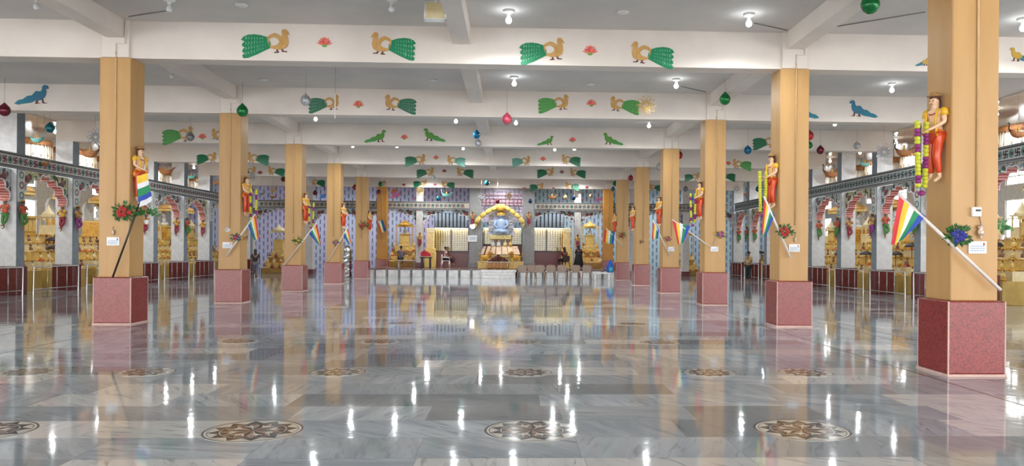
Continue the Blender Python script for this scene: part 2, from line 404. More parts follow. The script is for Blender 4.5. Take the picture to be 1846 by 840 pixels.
for sidx, X in ((0, XL), (1, XR)):
    for k in range(7):
        if k == 0 and sidx == 0: continue
        loc = (X, ROWY[k] + CW / 2, 0 if k < 6 else 0)
        n = k if sidx == 0 else k + 1
        lab = 'yellow square pillar on red granite plinth, %s from the camera in the %s row' % (ORD[n - 1], SIDE[sidx])
        if first: pil0.location = loc; pil0['label'] = lab; pil0['group'] = 'yellow pillars of the two rows'; first = False
        elif k == 6: YEL = AMBER; q_ = make_pillar(.465); q_.location = loc; q_['label'] = lab; q_['group'] = 'yellow pillars of the two rows'
        else: dup(pil0, loc, lab, 'yellow pillars of the two rows')

# ------------------------------------------------------------------ floor medallions
MDW, MDK, MDT = mat('medallion_white', (226, 222, 212), .12), mat('medallion_black', (44, 42, 44), .12), mat('medallion_tan', (128, 92, 76), .12, c2=(176, 136, 116), scale=9)
def medallion_mesh(R):
    mb = MB(); n = 24
    def ring(r0, r1, m, z):
        q = [(math.cos(2 * PI * i / 48), math.sin(2 * PI * i / 48)) for i in range(48)]
        v = [(a * r0, b * r0, z) for a, b in q] + [(a * r1, b * r1, z) for a, b in q]
        mb.add(v, [(i, (i + 1) % 48, 48 + (i + 1) % 48, 48 + i) for i in range(48)], m)
    mb.lathe([(R, 0), (R, .002), (.001, .002)], seg=48, m=0, smooth=False)
    ring(R * .955, R, 1, .0024); ring(R * .665, R * .70, 1, .0024); ring(R * .89, R * .905, 1, .0024)
    for i in range(12):
        a = 2 * PI * i / 12
        def P(r, t): return (r * R * math.cos(t), r * R * math.sin(t), .0028)
        d = 2 * PI / 24
        mb.add([P(.70, a - d), P(.9, a - d), P(.70, a - d * .1)], [(0, 1, 2)], 1)
        mb.add([P(.70, a + d), P(.70, a + d * .1), P(.9, a + d)], [(0, 2, 1)], 1)
        mb.add([P(.46, a), P(.655, a - d * .9), P(.655, a + d * .9)], [(0, 1, 2)], 1)
        mb.add([P(.655, a + d), P(.5, a + d * .45), P(.42, a + d), P(.5, a + d * 1.55)], [(0, 1, 2, 3)], 2)
    for i in range(8):
        a = 2 * PI * i / 8; d = PI / 8
        def P(r, t): return (r * R * math.cos(t), r * R * math.sin(t), .003)
        mb.add([(0, 0, .003), P(.3, a - d * .8), P(.58, a), P(.3, a)], [(0, 1, 2, 3)], 1)
        mb.add([(0, 0, .003), P(.3, a), P(.58, a), P(.3, a + d * .8)], [(0, 1, 2, 3)], 2)
    return mb.mesh('floor_medallion', [MDW, MDK, MDT])
MED = {r: medallion_mesh(r) for r in (.41, .34)}
rows = [(6.75, .41, [(-4.45, 'partly cut by the left edge'), (-2.2, 'left of the middle'), (.17, 'in the middle'), (2.53, 'right of the middle')], 'nearest row'),
        (9.95, .34, [(-6.0, 'far left'), (-4.57, 'second from the left'), (-2.2, 'third from the left'), (.16, 'in the middle'), (2.52, 'second from the right'), (3.77, 'rightmost')], 'second row'),
        (13.25, .34, [(-4.57, 'leftmost'), (-2.23, 'left of the middle'), (.15, 'in the middle'), (2.5, 'rightmost')], 'third row'),
        (16.6, .32, [(-2.35, 'left one'), (2.55, 'right one')], 'fourth row')]
for y, r, xs, rn in rows:
    for x, wh in xs:
        o = place('floor_medallion', MED[.41 if r > .4 else .34], None, (x, y, 0.0004))
        tag(o, 'round star-patterned marble inlay in the floor, %s, %s' % (rn, wh), 'floor inlay', 'round marble inlays in the floor')

# ------------------------------------------------------------------ painted peacocks and lotuses on the beams
TA = {'emerald': tail_mat('emerald_tail', (0, 132, 88), (160, 214, 170)), 'pine': tail_mat('pine_tail', (44, 112, 84), (150, 190, 160)),
      'grass': tail_mat('grass_tail', (74, 152, 72), (150, 200, 120)), 'dark': tail_mat('dark_green_tail', (8, 104, 66), (40, 140, 90)), 'teal': tail_mat('teal_tail', (30, 122, 146), (110, 190, 200)),
      'pale': tail_mat('pale_teal_tail', (84, 150, 132), (190, 214, 200))}
CREST = mat('gold_leaf_paint', (206, 166, 60), .5)
S = .0041
def Q(pts, ox=218, oz=220): return [((x - ox) * S, (oz - z) * S) for x, z in pts]
TAIL = Q([(228, 190), (200, 180), (165, 170), (135, 168), (112, 174), (100, 188), (118, 200), (106, 208), (104, 218), (118, 230), (108, 238), (106, 250), (118, 258), (106, 268), (112, 282), (135, 284), (180, 272), (215, 258), (247, 242), (244, 215)])
TAIL = [(x, z + (x + .05) * .16 if x < -.05 else z) for x, z in TAIL]
BODY = Q([(300, 160), (306, 150), (318, 148), (328, 156), (341, 178), (326, 171), (331, 195), (334, 213), (327, 235), (308, 248), (280, 252), (247, 245), (240, 232), (262, 233), (280, 226), (290, 212), (293, 198), (302, 188), (303, 174)])
WING = Q([(228, 190), (245, 176), (265, 169), (283, 174), (297, 186), (303, 200), (290, 212), (281, 198), (264, 189), (248, 192), (236, 202), (240, 232), (231, 212)])
FEET = [Q([(272, 250), (279, 250), (284, 262), (276, 262)]), Q([(296, 248), (303, 247), (312, 258), (304, 261)]), Q([(262, 268), (266, 262), (286, 260), (288, 266)]), Q([(300, 262), (304, 257), (326, 258), (328, 263)])]
LT = Q([(0, 62), (14, 50), (30, 46), (46, 34), (62, 32), (74, 22), (84, 34), (76, 50), (60, 58), (34, 62), (14, 66)], 60, 40)
LBODY = Q([(60, 34), (76, 16), (92, 18), (98, 8), (97, 2), (104, -6), (116, -4), (121, 6), (114, 8), (110, 6), (112, 20), (108, 36), (96, 48), (76, 50), (62, 46)], 60, 40)
LFEET = [Q([(78, 48), (84, 48), (82, 58), (94, 60), (72, 62)], 60, 40), Q([(96, 46), (101, 44), (104, 56), (118, 60), (98, 60)], 60, 40)]
def mirror(p): return [(-x, z) for x, z in p][::-1]
FEATH = {k_: mat('feather_' + k_, c_, .5) for k_, c_ in (('emerald', (150, 214, 170)), ('pine', (146, 190, 164)), ('grass', (140, 196, 116)), ('dark', (20, 124, 80)), ('teal', (120, 196, 204)), ('pale', (196, 218, 204)))}
PKM = {}
def peacock(u, v, Y, wpx, face='R', tail='emerald', kind='fan', body=None, lab='', grp='painted peacocks on the beams'):
    """relief cut-out fixed on a beam; wpx = width in pixels of the photograph"""
    p = atY(u, v, Y); width = wpx / F * Y * 1.0; sc = width / (.99 if kind == 'fan' else .5)
    key = (face, tail, kind, body)
    if key not in PKM:
        fl = (lambda q: q) if face == 'R' else mirror; bm = body or TAN
        if kind == 'fan':
            a = MB().prism(fl(TAIL), -.014, 0); b = MB().prism(fl(BODY), -.02, 0); b.prism(fl(WING), -.017, 0)
            f = MB(); [f.prism(fl(q), -.01, 0) for q in FEET]
            for k_ in range(4):
                for i_ in range(7):
                    t_ = .12 + i_ * .13; X_ = -.0 - t_ * .44; h_ = .07 + t_ * .055 * 1.0
                    Z_ = -.005 + (X_ + .05) * .16 + (k_ - 1.5) / 1.5 * h_ * 1.35; w_ = .016 + .018 * t_
                    arc_ = [(X_ + w_ * .7 * math.cos(q_), Z_ + w_ * math.sin(q_)) for q_ in [(-1.1 + .44 * j_) for j_ in range(6)]] + [(X_ - w_ * .25 + w_ * .6 * math.cos(q_), Z_ + w_ * math.sin(q_)) for q_ in [(1.1 - .44 * j_) for j_ in range(6)]]
                    a.prism(fl(arc_), -.017, -.0135, m=1)
            PKM[key] = [('tail', a.mesh('tail', [TA[tail], FEATH[tail]])), ('body', b.mesh('body', bm)), ('feet', f.mesh('feet', FOOT))]
        else:
            a = MB().prism(fl(LT), -.014, 0); b = MB().prism(fl(LBODY), -.02, 0); f = MB(); [f.prism(fl(q), -.01, 0) for q in LFEET]
            PKM[key] = [('tail', a.mesh('tail', TA[tail])), ('body', b.mesh('body', bm)), ('feet', f.mesh('feet', FOOT))]
    r = thing('peacock_relief', (p.x, Y - .001, p.z), lab, 'peacock decoration', grp); r.scale = (sc, 1, sc)
    for n, me in PKM[key]: place(n, me, r)
    return r
def petal(cx, cz, l, wd, ang):
    pts = []
    for i in range(9):
        t = i / 8; hw = math.sin(PI * t) ** .8 * wd * (1 - .35 * t); pts.append((t * l, hw))
    pts += [(x, -h) for x, h in pts[-2:0:-1]]
    c, s_ = math.cos(ang), math.sin(ang); return [(cx + x * c - y * s_, cz + x * s_ + y * c) for x, y in pts]
lp = MB()
for i, a in enumerate((12, 34, 56, 75, 90, 105, 124, 146, 168)):
    L_ = .165 if i % 2 == 0 else .15
    lp.prism(petal(0, -.05, L_, .026, math.radians(a)), -.012 - .002 * (i % 3), 0, m=i % 2)
LOTP = lp.mesh('petals', [CORAL, mat('pink_paint', (226, 84, 92), .5)])
LOTG = MB().prism([(-.05, -.05), (.05, -.05), (.045, -.08), (.03, -.1), (-.03, -.1), (-.045, -.08)], -.014, 0).mesh('calyx', mat('lime_paint', (120, 176, 70), .5))
LOTPD = LOTP.copy(); LOTPD.materials[0] = MAG; LOTPD.materials[1] = mat('dusky_pink', (176, 70, 90), .5)
def lotus(u, v, Y, wpx, lab, dark=False):
    p = atY(u, v, Y); r = thing('lotus_relief', (p.x, Y - .001, p.z), lab, 'lotus decoration', 'painted lotuses on the beams'); s_ = wpx / F * Y / .32; r.scale = (s_, 1, s_)
    place('petals', LOTPD if dark else LOTP, r); place('calyx', LOTG, r)
BF = [y + .06 for y in ROWY]
BN = {1: 'nearest beam', 2: 'second beam', 3: 'third beam', 4: 'fourth beam', 5: 'fifth beam', 6: 'sixth beam'}
GRN = mat('grass_green_paint', (92, 158, 60), .5); TEALP = mat('teal_body_paint', (46, 120, 150), .5); PALEB = mat('pale_tan_paint', (224, 188, 150), .5)
P = peacock
P(478, 78, BF[1], 86, 'R', 'emerald', lab='peacock with green fan tail facing right, left end of the nearest beam')
P(710, 83, BF[1], 81, 'L', 'emerald', lab='peacock with green fan tail facing left, left half of the nearest beam')
P(976, 92, BF[1], 82, 'R', 'emerald', lab='peacock with green fan tail facing right, right of centre on the nearest beam')
P(1177, 99, BF[1], 80, 'L', 'emerald', lab='peacock with green fan tail facing left, right part of the nearest beam')
P(1662, 114, BF[1], 26, 'R', 'teal', 'long', body=CREST, lab='small gold peacock peeping out left of the nearest pillar on the nearest beam')
P(1842, 103, BF[1], 46, 'L', 'teal', 'long', body=CREST, lab='small gold peacock on the nearest beam cut by the right edge')
P(57, 176, BF[2], 60, 'R', 'teal', 'long', body=TEALP, lab='blue peacock with long tail facing right at the far left of the second beam')
P(583, 187, BF[2], 56, 'R', 'pine', lab='peacock facing right behind a silver ball on the second beam')
P(723, 188, BF[2], 58, 'L', 'pine', lab='peacock facing left, left half of the second beam')
P(997, 187, BF[2], 57, 'R', 'grass', lab='peacock facing right, right half of the second beam')
P(1127, 190, BF[2], 55, 'L', 'grass', lab='peacock facing left beside a gold rosette on the second beam')
P(1450, 202, BF[2], 56, 'L', 'teal', 'long', body=TEALP, lab='blue peacock half hidden behind the second right pillar')
P(1557, 201, BF[2], 54, 'L', 'teal', 'long', body=TEALP, lab='blue peacock with long tail facing left on the right part of the second beam')
P(320, 244, BF[3], 56, 'R', 'grass', lab='peacock facing right with grey ball before its head, left of the third beam')
P(402, 244, BF[3], 40, 'L', 'dark', lab='peacock on the third beam mostly hidden by the second left pillar')
P(676, 249, BF[3], 40, 'R', 'grass', 'long', body=GRN, lab='green long-tailed peacock facing right, left half of the third beam')
P(784, 247, BF[3], 41, 'L', 'grass', 'long', body=GRN, lab='green long-tailed peacock facing left, left half of the third beam')
P(983, 256, BF[3], 30, 'R', 'grass', 'long', body=GRN, lab='green long-tailed peacock facing right, right half of the third beam')
P(1106, 254, BF[3], 38, 'L', 'grass', 'long', body=GRN, lab='green long-tailed peacock facing left, right half of the third beam')
P(1378, 257, BF[3], 46, 'R', 'dark', lab='dark green peacock on the third beam half behind the second right pillar')
P(372, 285, BF[4], 36, 'R', 'dark', lab='peacock facing right on the fourth beam left of the second left pillar')
P(466, 286, BF[4], 40, 'L', 'dark', lab='green tail of a peacock on the fourth beam just right of the second left pillar')
P(748, 289, BF[4], 38, 'R', 'dark', lab='peacock facing right, left half of the fourth beam')
P(823, 290, BF[4], 34, 'L', 'pale', lab='pale teal peacock facing left, left half of the fourth beam')
P(939, 291, BF[4], 34, 'R', 'pale', lab='pale teal peacock facing right on the fourth beam right of its centre')
P(1030, 289, BF[4], 36, 'L', 'dark', lab='dark green peacock facing left, right half of the fourth beam')
P(1338, 297, BF[4], 36, 'L', 'grass', lab='bright green peacock facing left on the fourth beam right of the third right pillar')
P(446, 309, BF[5], 30, 'R', 'dark', lab='peacock facing right on the fifth beam just right of the second left pillar')
P(499, 309, BF[5], 31, 'L', 'dark', lab='peacock facing left on the fifth beam left of the third left pillar')
P(766, 311, BF[5], 32, 'R', 'dark', lab='peacock facing right, left half of the fifth beam')
P(839, 311, BF[5], 32, 'L', 'dark', lab='peacock facing left, left half of the fifth beam')
P(983, 311, BF[5], 32, 'R', 'dark', lab='peacock facing right, right half of the fifth beam')
P(1042, 312, BF[5], 30, 'L', 'dark', lab='peacock facing left, right half of the fifth beam')
P(1247, 319, BF[5], 28, 'R', 'dark', lab='peacock facing right on the fifth beam left of the third right pillar')
P(1312, 318, BF[5], 30, 'L', 'dark', lab='green peacock tail on the fifth beam right of the third right pillar')
P(574, 329, BF[6], 26, 'L', 'dark', lab='peacock facing left on the sixth beam left of the fourth left pillar')
P(757, 331, BF[6], 25, 'R', 'dark', lab='peacock facing right, left half of the sixth beam')
P(808, 333, BF[6], 25, 'L', 'dark', lab='peacock facing left, left half of the sixth beam')
P(967, 337, BF[6], 26, 'R', 'dark', lab='peacock facing right, right half of the sixth beam')
P(1032, 336, BF[6], 26, 'L', 'dark', lab='peacock facing left, right half of the sixth beam')
P(1182, 338, BF[6], 24, 'L', 'dark', lab='peacock on the sixth beam left of the fourth right pillar')
for u, v, b, wd, l in ((585, 76, 1, 28, 'coral lotus between two peacocks, left half of the nearest beam'), (1064, 91, 1, 28, 'coral lotus between two peacocks, right half of the nearest beam'),
                       (646, 188, 2, 21, 'coral lotus, left half of the second beam'), (1066, 186, 2, 20, 'coral lotus, right half of the second beam'),
                       (365, 246, 3, 17, 'pale lotus, far left part of the third beam'), (729, 247, 3, 15, 'coral lotus, left half of the third beam'), (1032, 252, 3, 15, 'coral lotus, right half of the third beam'),
                       (786, 284, 4, 12, 'red lotus, left half of the fourth beam'), (979, 286, 4, 13, 'red lotus, right half of the fourth beam'), (1313, 294, 4, 12, 'lotus on the fourth beam touching the third right pillar'),
                       (469, 311, 5, 11, 'lotus on the fifth beam right of the second left pillar'), (801, 308, 5, 10, 'dark pink lotus, left half of the fifth beam'), (1013, 310, 5, 10, 'dark pink lotus, right half of the fifth beam'),
                       (728, 333, 6, 8, 'dark pink lotus on the sixth beam, leftmost of four'), (784, 333, 6, 8, 'dark pink lotus on the sixth beam, second of four'), (945, 340, 6, 8, 'dark pink lotus on the sixth beam, third of four'), (998, 340, 6, 8, 'dark pink lotus on the sixth beam between two peacocks'), (1058, 338, 6, 9, 'dark pink lotus on the sixth beam, rightmost')):
    lotus(u, v, BF[b], wd, l, b > 4)

# ------------------------------------------------------------------ ceiling bulbs
LITM = mat('lit_bulb', (255, 255, 255), .5, emit=BULB_L)
LITM.node_tree.nodes['Principled BSDF'].inputs['Emission Color'].default_value = (.88, .96, 1, 1)
UNLIT = mat('bulb_glass', (230, 232, 232), .2)
bholder = MB().lathe([(.1, 0), (.11, -.02), (.09, -.05), (.035, -.06), (.035, -.1), (.03, -.11)], seg=14).mesh('holder', WHITEP)
bshape = [(.024, 0), (.028, -.02), (.046, -.045), (.058, -.075), (.056, -.105), (.04, -.13), (.018, -.142), (.002, -.144)]
bulb_l = MB().lathe(bshape, seg=12).mesh('bulb', LITM); bulb_u = MB().lathe(bshape, seg=12).mesh('bulb', UNLIT)
def bulb(loc, lit, lab, pw=1.0):
    r = thing('ceiling_bulb', loc, lab, 'light bulb', 'bulbs under the ceiling'); place('bulb', bulb_l if lit else bulb_u, place('holder', bholder, r), (0, 0, -.11))
    if lit:                                            # the lamp's own downward light
        nm_ = 'bulb_light_%g' % pw; ld = bpy.data.lights.get(nm_) or bpy.data.lights.new(nm_, 'SPOT')
        ld.energy = LAMP_W * PI * pw; ld.spot_size = math.radians(172); ld.spot_blend = .6; ld.shadow_soft_size = .05; ld.color = (.93, .98, 1)
        lo = bpy.data.objects.new('bulb_light', ld); COL.objects.link(lo); lo.parent = r; lo.location = (0, 0, -.36)
def bulb_px(u, v, lit, lab, z=ZC):
    p = atZ(u, v, z - .25); bulb((p.x, p.y, z), lit, lab)
bulb_px(917, 42, 1, 'lit bulb on the ceiling in front of the nearest beam near the middle')
bulb_px(1350, 48, 1, 'lit bulb on the ceiling before the nearest beam, left of the second right pillar')
bulb_px(305, 22, 0, 'unlit bulb on the ceiling above the first left pillar')
bulb_px(66, 18, 0, 'unlit bulb on the ceiling at the upper left corner')
bulb_px(706, 22, 0, 'unlit bulb on the ceiling above a peacock tail on the nearest beam')
bulb_px(310, 142, 0, 'unlit bulb between the first and second beams right of the first left pillar')
bulb_px(927, 155, 1, 'lit bulb between the first and second beams near the middle')
bulb_px(1219, 159, 1, 'lit bulb between the first and second beams left of the second right pillar')
bulb_px(569, 218, 1, 'lit bulb behind the second beam above the third left pillar')
bulb_px(822, 222, 1, 'lit bulb behind the second beam left of the middle beam')
bulb_px(930, 225, 1, 'lit bulb behind the second beam beside a pink ball')
bulb_px(1170, 230, 1, 'lit bulb behind the second beam left of the third right pillar')
bulb_px(1505, 227, 1, 'lit bulb behind the second beam above a maroon ball at the right')
bulb_px(348, 260, 1, 'lit bulb behind the third beam left of the second left pillar')
bulb_px(636, 266, 1, 'lit bulb behind the third beam right of the fourth left pillar')
bulb_px(835, 270, 1, 'lit bulb behind the third beam above a blue ball')
bulb_px(1000, 272, 1, 'lit bulb behind the third beam under a lotus')
for x, y, s_ in ((9.9, 14.9, 'right aisle behind the nearest pillar'), (10.2, 20.8, 'right aisle behind the second pillar'),
                 (-5, 33.6, 'fourth bay left'), (2.6, 33.8, 'fourth bay right'), (-12, 33.5, 'fourth bay left aisle'), (9.8, 33.2, 'fourth bay right aisle'), (-5, 40, 'fifth bay left'), (2.8, 40, 'fifth bay right'), (-12, 40, 'fifth bay left aisle'), (9.8, 40, 'fifth bay right aisle'),
                 (-5, 46.4, 'sixth bay left'), (-1.9, 46.2, 'sixth bay middle'), (2.8, 46.4, 'sixth bay right')):
    bulb((x, y, ZC), 1, 'lit bulb under the ceiling, ' + s_)
for k, (u, v) in enumerate(((66, 222), (1623, 232))):
    pass
for side, X in ((-1, -17.3), (1, 15.0)):
    for q in range(9):
        bulb((X, 20.6 + q * 3.205, ZC - .06), 1, 'lit bulb over the %s aisle shrines, %s along' % (SIDE[0 if side < 0 else 1], ORD[q]), .75)
for x, y, l in ((-9.6, 50.6, 'left end of the back aisle'), (-6.0, 50.4, 'behind the left back pillar'), (-3.6, 49.8, 'over the left display case'), (-.7, 50.0, 'over the throne'), (-.7, 46.9, 'before the throne'), (2.2, 49.8, 'over the right display case'), (4.6, 50.4, 'right of the right display case'), (8.6, 50.6, 'right part of the back aisle'), (-5.2, 47.3, 'over the left part of the stage'), (4.0, 47.3, 'over the right part of the stage'), (-13, 50.6, 'far left of the back aisle'), (11.5, 50.6, 'far right of the back aisle')):
    bulb((x, y, ZC), 1, 'lit bulb under the ceiling, ' + l, 1.2)
disc = MB().lathe([(.11, 0), (.12, -.015), (.1, -.03), (.04, -.035), (.002, -.036)], seg=16).mesh('ceiling_plate', WHITEP)
for u, v, l in ((435, 8, 'above the left peacock'), (1123, 21, 'above the right lotus'), (475, 143, 'behind the nearest beam at left'), (1065, 151, 'behind the nearest beam at right'), (780, 143, 'behind the nearest beam near the middle beam')):
    p = atZ(u, v, ZC); tag(place('ceiling_plate', disc, None, p), 'round white ceiling plate without bulb, ' + l, 'ceiling plate', 'empty ceiling plates')
# wires along the ceiling
for (a, b), l in ((((1360, 42), (1420, 55)), 'wire from the lit bulb to the second right pillar'), (((300, 20), (232, 30)), 'wire from the unlit bulb to the first left pillar'), (((1228, 156), (1272, 166)), 'wire from a lit bulb to the third right pillar'), (((1495, 50), (1668, 22)), 'wire across the ceiling left of the nearest pillar')):
    pa, pb = atZ(a[0], a[1], ZC - .012), atZ(b[0], b[1], ZC - .012)
    tag(MB().tube([pa, pb], .01, 6).build('ceiling_wire', mat('wire_grey', (150, 148, 146), .6)), 'thin grey ' + l, 'wire')
# square fitting
p = atZ(785, 24, ZC - .2)
r = thing('square_light_fitting', (atY(785, 20, 14.2).x, 14.2, ZC), 'square white framed fitting with beige panel hanging under the ceiling', 'light fitting')
f = MB(); a = .2
for x0, x1, y0, y1 in ((-a, a, -a, -a + .03), (-a, a, a - .03, a), (-a, -a + .03, -a, a), (a - .03, a, -a, a)): f.box(x0, x1, y0, y1, -.17, -.09)
f.xf(Matrix.Translation((0, 0, -.28)) @ Matrix.Rotation(math.radians(68), 4, 'X') @ Matrix.Translation((0, 0, .1))).build('frame', WHITEP, r)
MB().box(-a + .03, a - .03, -a + .03, a - .03, -.12, -.1).xf(Matrix.Translation((0, 0, -.28)) @ Matrix.Rotation(math.radians(68), 4, 'X') @ Matrix.Translation((0, 0, .1))).build('panel', CREAM, r)
MB().tube([(0, 0, 0), (0, 0, -.14)], .012, 6).build('rod', WHITEP, r)

# ------------------------------------------------------------------ hanging balls, rosettes and bird baskets
def glossy(n, c, c2): return mat(n, c, .22, .25, c2=c2, scale=9)
BALLM = {'green': glossy('ball_green', (18, 132, 62), (8, 90, 44)), 'red': glossy('ball_red', (178, 34, 46), (130, 22, 36)), 'pink': glossy('ball_pink', (228, 92, 112), (180, 60, 86)),
         'silver': glossy('ball_silver', (196, 198, 202), (140, 142, 148)), 'blue': glossy('ball_blue', (20, 110, 150), (14, 80, 116)), 'teal': glossy('ball_teal', (22, 116, 126), (14, 84, 96)),
         'maroon': glossy('ball_maroon', (116, 28, 48), (84, 18, 36)), 'grey': glossy('ball_grey', (140, 142, 146), (104, 104, 110)), 'beige': glossy('ball_beige', (206, 176, 134), (166, 130, 90)), 'navy': glossy('ball_navy', (26, 62, 100), (16, 40, 70))}
STRM = mat('string', (170, 168, 166), .7)
bprof = [(.002, -.165), (.06, -.155), (.12, -.11), (.155, -.04), (.16, .02), (.14, .08), (.095, .14), (.045, .185), (.018, .215), (.002, .225)]
BALLS = {}
def ball(u, v, rpx, c, lab, Y=None, top=ZC):
    R = .155
    if Y is None: Y = R * F / rpx
    Y = min(Y, (5.55 - EYE) * F / max(HY - v, 1) if v < HY else Y)
    Y = min(Y, 47.2)
    for y in ROWY:                                     # never behind a beam that would hide it
        if Y > y - .2 and atY(u, v, y).z + rpx / F * y > ZB: Y = y - .25; break
    p = atY(u, v, Y); sc = rpx / F * Y / .16
    if c not in BALLS:
        mb = MB(); mb.lathe(bprof, seg=20); n = len(mb.v)
        # pleats of the folded paper
        for i in range(n):
            x, y, z = mb.v[i]; k = i % 20; f_ = 1.0 if k % 2 else .93; mb.v[i] = (x * f_, y * f_, z)
        BALLS[c] = mb.mesh('ball', BALLM[c])
    # under a beam it hangs from the beam, else from the ceiling
    t = top
    for y in ROWY:
        if y + .02 < p.y < y + .56: t = ZB
    for Xb in (XL, XR, XC):
        if abs(p.x - Xb) < .18: t = min(t, ZC - .36)
    r = thing('paper_ball', p, lab, 'hanging ball', 'paper balls hanging on strings')
    place('ball', BALLS[c], r).scale = (sc,) * 3
    if t - p.z > .2 * sc - .1: MB().tube([(0, 0, .15 * sc), (0, 0, t - p.z)], .005, 5).build('string', STRM, r)
for a in ((1569, 8, 17, 'green', 'green ball at the top right, largest, cut by the picture top'), (437, 200, 10, 'green', 'green ball in front of the second left pillar'), (1307, 179, 10, 'green', 'green ball at the third right pillar head'),
          (914, 215, 9, 'pink', 'pink ball hanging near the middle beam'), (551, 181, 9, 'silver', 'silver ball over a peacock tail on the second beam'), (8, 199, 10, 'maroon', 'maroon ball at the left edge'),
          (90, 231, 8, 'teal', 'teal ball above the left arcade'), (859, 243, 7, 'blue', 'blue ball left of the middle, above a silver one'), (862, 258, 6, 'silver', 'silver ball just under a blue ball left of the middle'),
          (1224, 280, 7, 'red', 'red ball beside the head of the fourth right pillar'), (1189, 301, 6, 'silver', 'silver ball left of the fourth right pillar'), (1348, 271, 7, 'blue', 'blue ball left of the second right pillar'),
          (1459, 245, 8, 'red', 'red ball beside the second right pillar'), (1459, 262, 6, 'green', 'green ball under a red one beside the second right pillar'), (1479, 271, 7, 'maroon', 'maroon ball right of the second right pillar'),
          (1545, 263, 6, 'silver', 'silver ball above the right arcade'), (343, 247, 7, 'grey', 'grey ball before a peacock head on the third beam at left'), (640, 338, 4.6, 'red', 'red ball at the fifth left pillar'),
          (1137, 321, 4.6, 'red', 'red ball between the fourth and fifth right pillars'), (1109, 331, 4.2, 'green', 'green ball left of the fifth right pillar, upper'), (1105, 341, 3.6, 'teal', 'teal ball left of the fifth right pillar, lower'),
          (309, 325, 4.6, 'green', 'small green ball above the left arcade'), (878, 330, 4.6, 'teal', 'teal ball on the sixth beam above the shrine'), (897, 363, 4, 'maroon', 'small maroon ball over the shrine garland'),
          (686, 332, 4.2, 'green', 'green ball at the sixth left pillar head'), (692, 331, 4, 'beige', 'beige ball beside a green one at the sixth left pillar'), (683, 346, 3.8, 'maroon', 'maroon ball in front of the sixth left pillar'),
          (956, 363, 3.8, 'navy', 'navy ball at the right shrine pillar'), (1034, 357, 4, 'navy', 'navy ball right of the shrine above the frieze'), (1019, 356, 4, 'beige', 'beige ball right of the shrine above the frieze'),
          (790, 358, 4, 'teal', 'teal ball left of the shrine above the frieze'), (1236, 341, 4.6, 'grey', 'grey ball left of the third right pillar'), (1367, 341, 5, 'blue', 'blue ball left of the second right pillar statue'), (1367, 360, 4, 'navy', 'navy ball just over the right arcade frieze'),
          (511, 323, 4.4, 'maroon', 'dark ball left of the third left pillar'), (568, 348, 4, 'maroon', 'dark ball right of the third left pillar'), (781, 320, 3.6, 'silver', 'silver ball under the fifth beam left of the middle'), (1065, 354, 3.6, 'beige', 'beige ball left of the sixth right pillar'),
          (356, 325, 4.4, 'beige', 'beige drop above the left arcade beside a teal basket'), (1647, 271, 5.5, 'beige', 'brown ball beside a boat basket at the right arcade')):
    ball(*a)

def rosette(u, v, rpx, m, lab, Y):
    p = atY(u, v, Y); R = rpx / F * Y; mb = MB()
    def loop(cx, cz, a, l, wd):
        pts = []
        for i in range(15):
            t = 2 * PI * i / 14; x = l / 2 * (1 - math.cos(t)); y = wd * math.sin(t) * (0.6 + .4 * (1 - math.cos(t)) / 2)
            pts.append((cx + x * math.cos(a) - y * math.sin(a), 0, cz + x * math.sin(a) + y * math.cos(a)))
        mb.tube(pts, R * .035, 5)
    for i in range(10):
        a = 2 * PI * i / 10; loop(math.cos(a) * R * .28, math.sin(a) * R * .28, a, R * .72, R * .17)
        loop(math.cos(a + .3) * R * .2, math.sin(a + .3) * R * .2, a + .3, R * .4, R * .12)
    mb.tube([(R * .26 * math.cos(2 * PI * i / 16), 0, R * .26 * math.sin(2 * PI * i / 16)) for i in range(17)], R * .04, 5)
    r = thing('wire_rosette', p, lab, 'hanging rosette'); mb.build('rosette', m, r)
    MB().tube([(0, 0, R), (0, 0, ZC - p.z)], .004, 5).build('string', STRM, r)
GLD, SLV = mat('gold_wire', (206, 168, 96), .35, .5), mat('silver_wire', (170, 172, 176), .35, .5)
rosette(1165, 190, 18, GLD, 'gold openwork rosette hanging before the second beam', 21.5)
rosette(1594, 274, 17, SLV, 'silver openwork rosette hanging above the right arcade', 26)
rosette(172, 247, 15, SLV, 'silver openwork rosette half behind the first left pillar', 26)
rosette(455, 318, 9, SLV, 'pale rosette right of the second left pillar statue', 40)
rosette(493, 342, 8, GLD, 'gold rosette above the back arcade between second and third left pillars', 46)
rosette(1328, 340, 8, SLV, 'grey rosette between the third and second right pillars', 42)
rosette(561, 322, 7, SLV, 'pale rosette right of the third left pillar', 42)
rosette(868, 356, 8, SLV, 'silver rosette above the shrine, left of its middle', 46.5)
rosette(918, 353, 8, GLD, 'gold rosette above the shrine, right of its middle', 46.5)
rosette(757, 344, 8, GLD, 'gold rosette above the left back arcade column', 46.8)

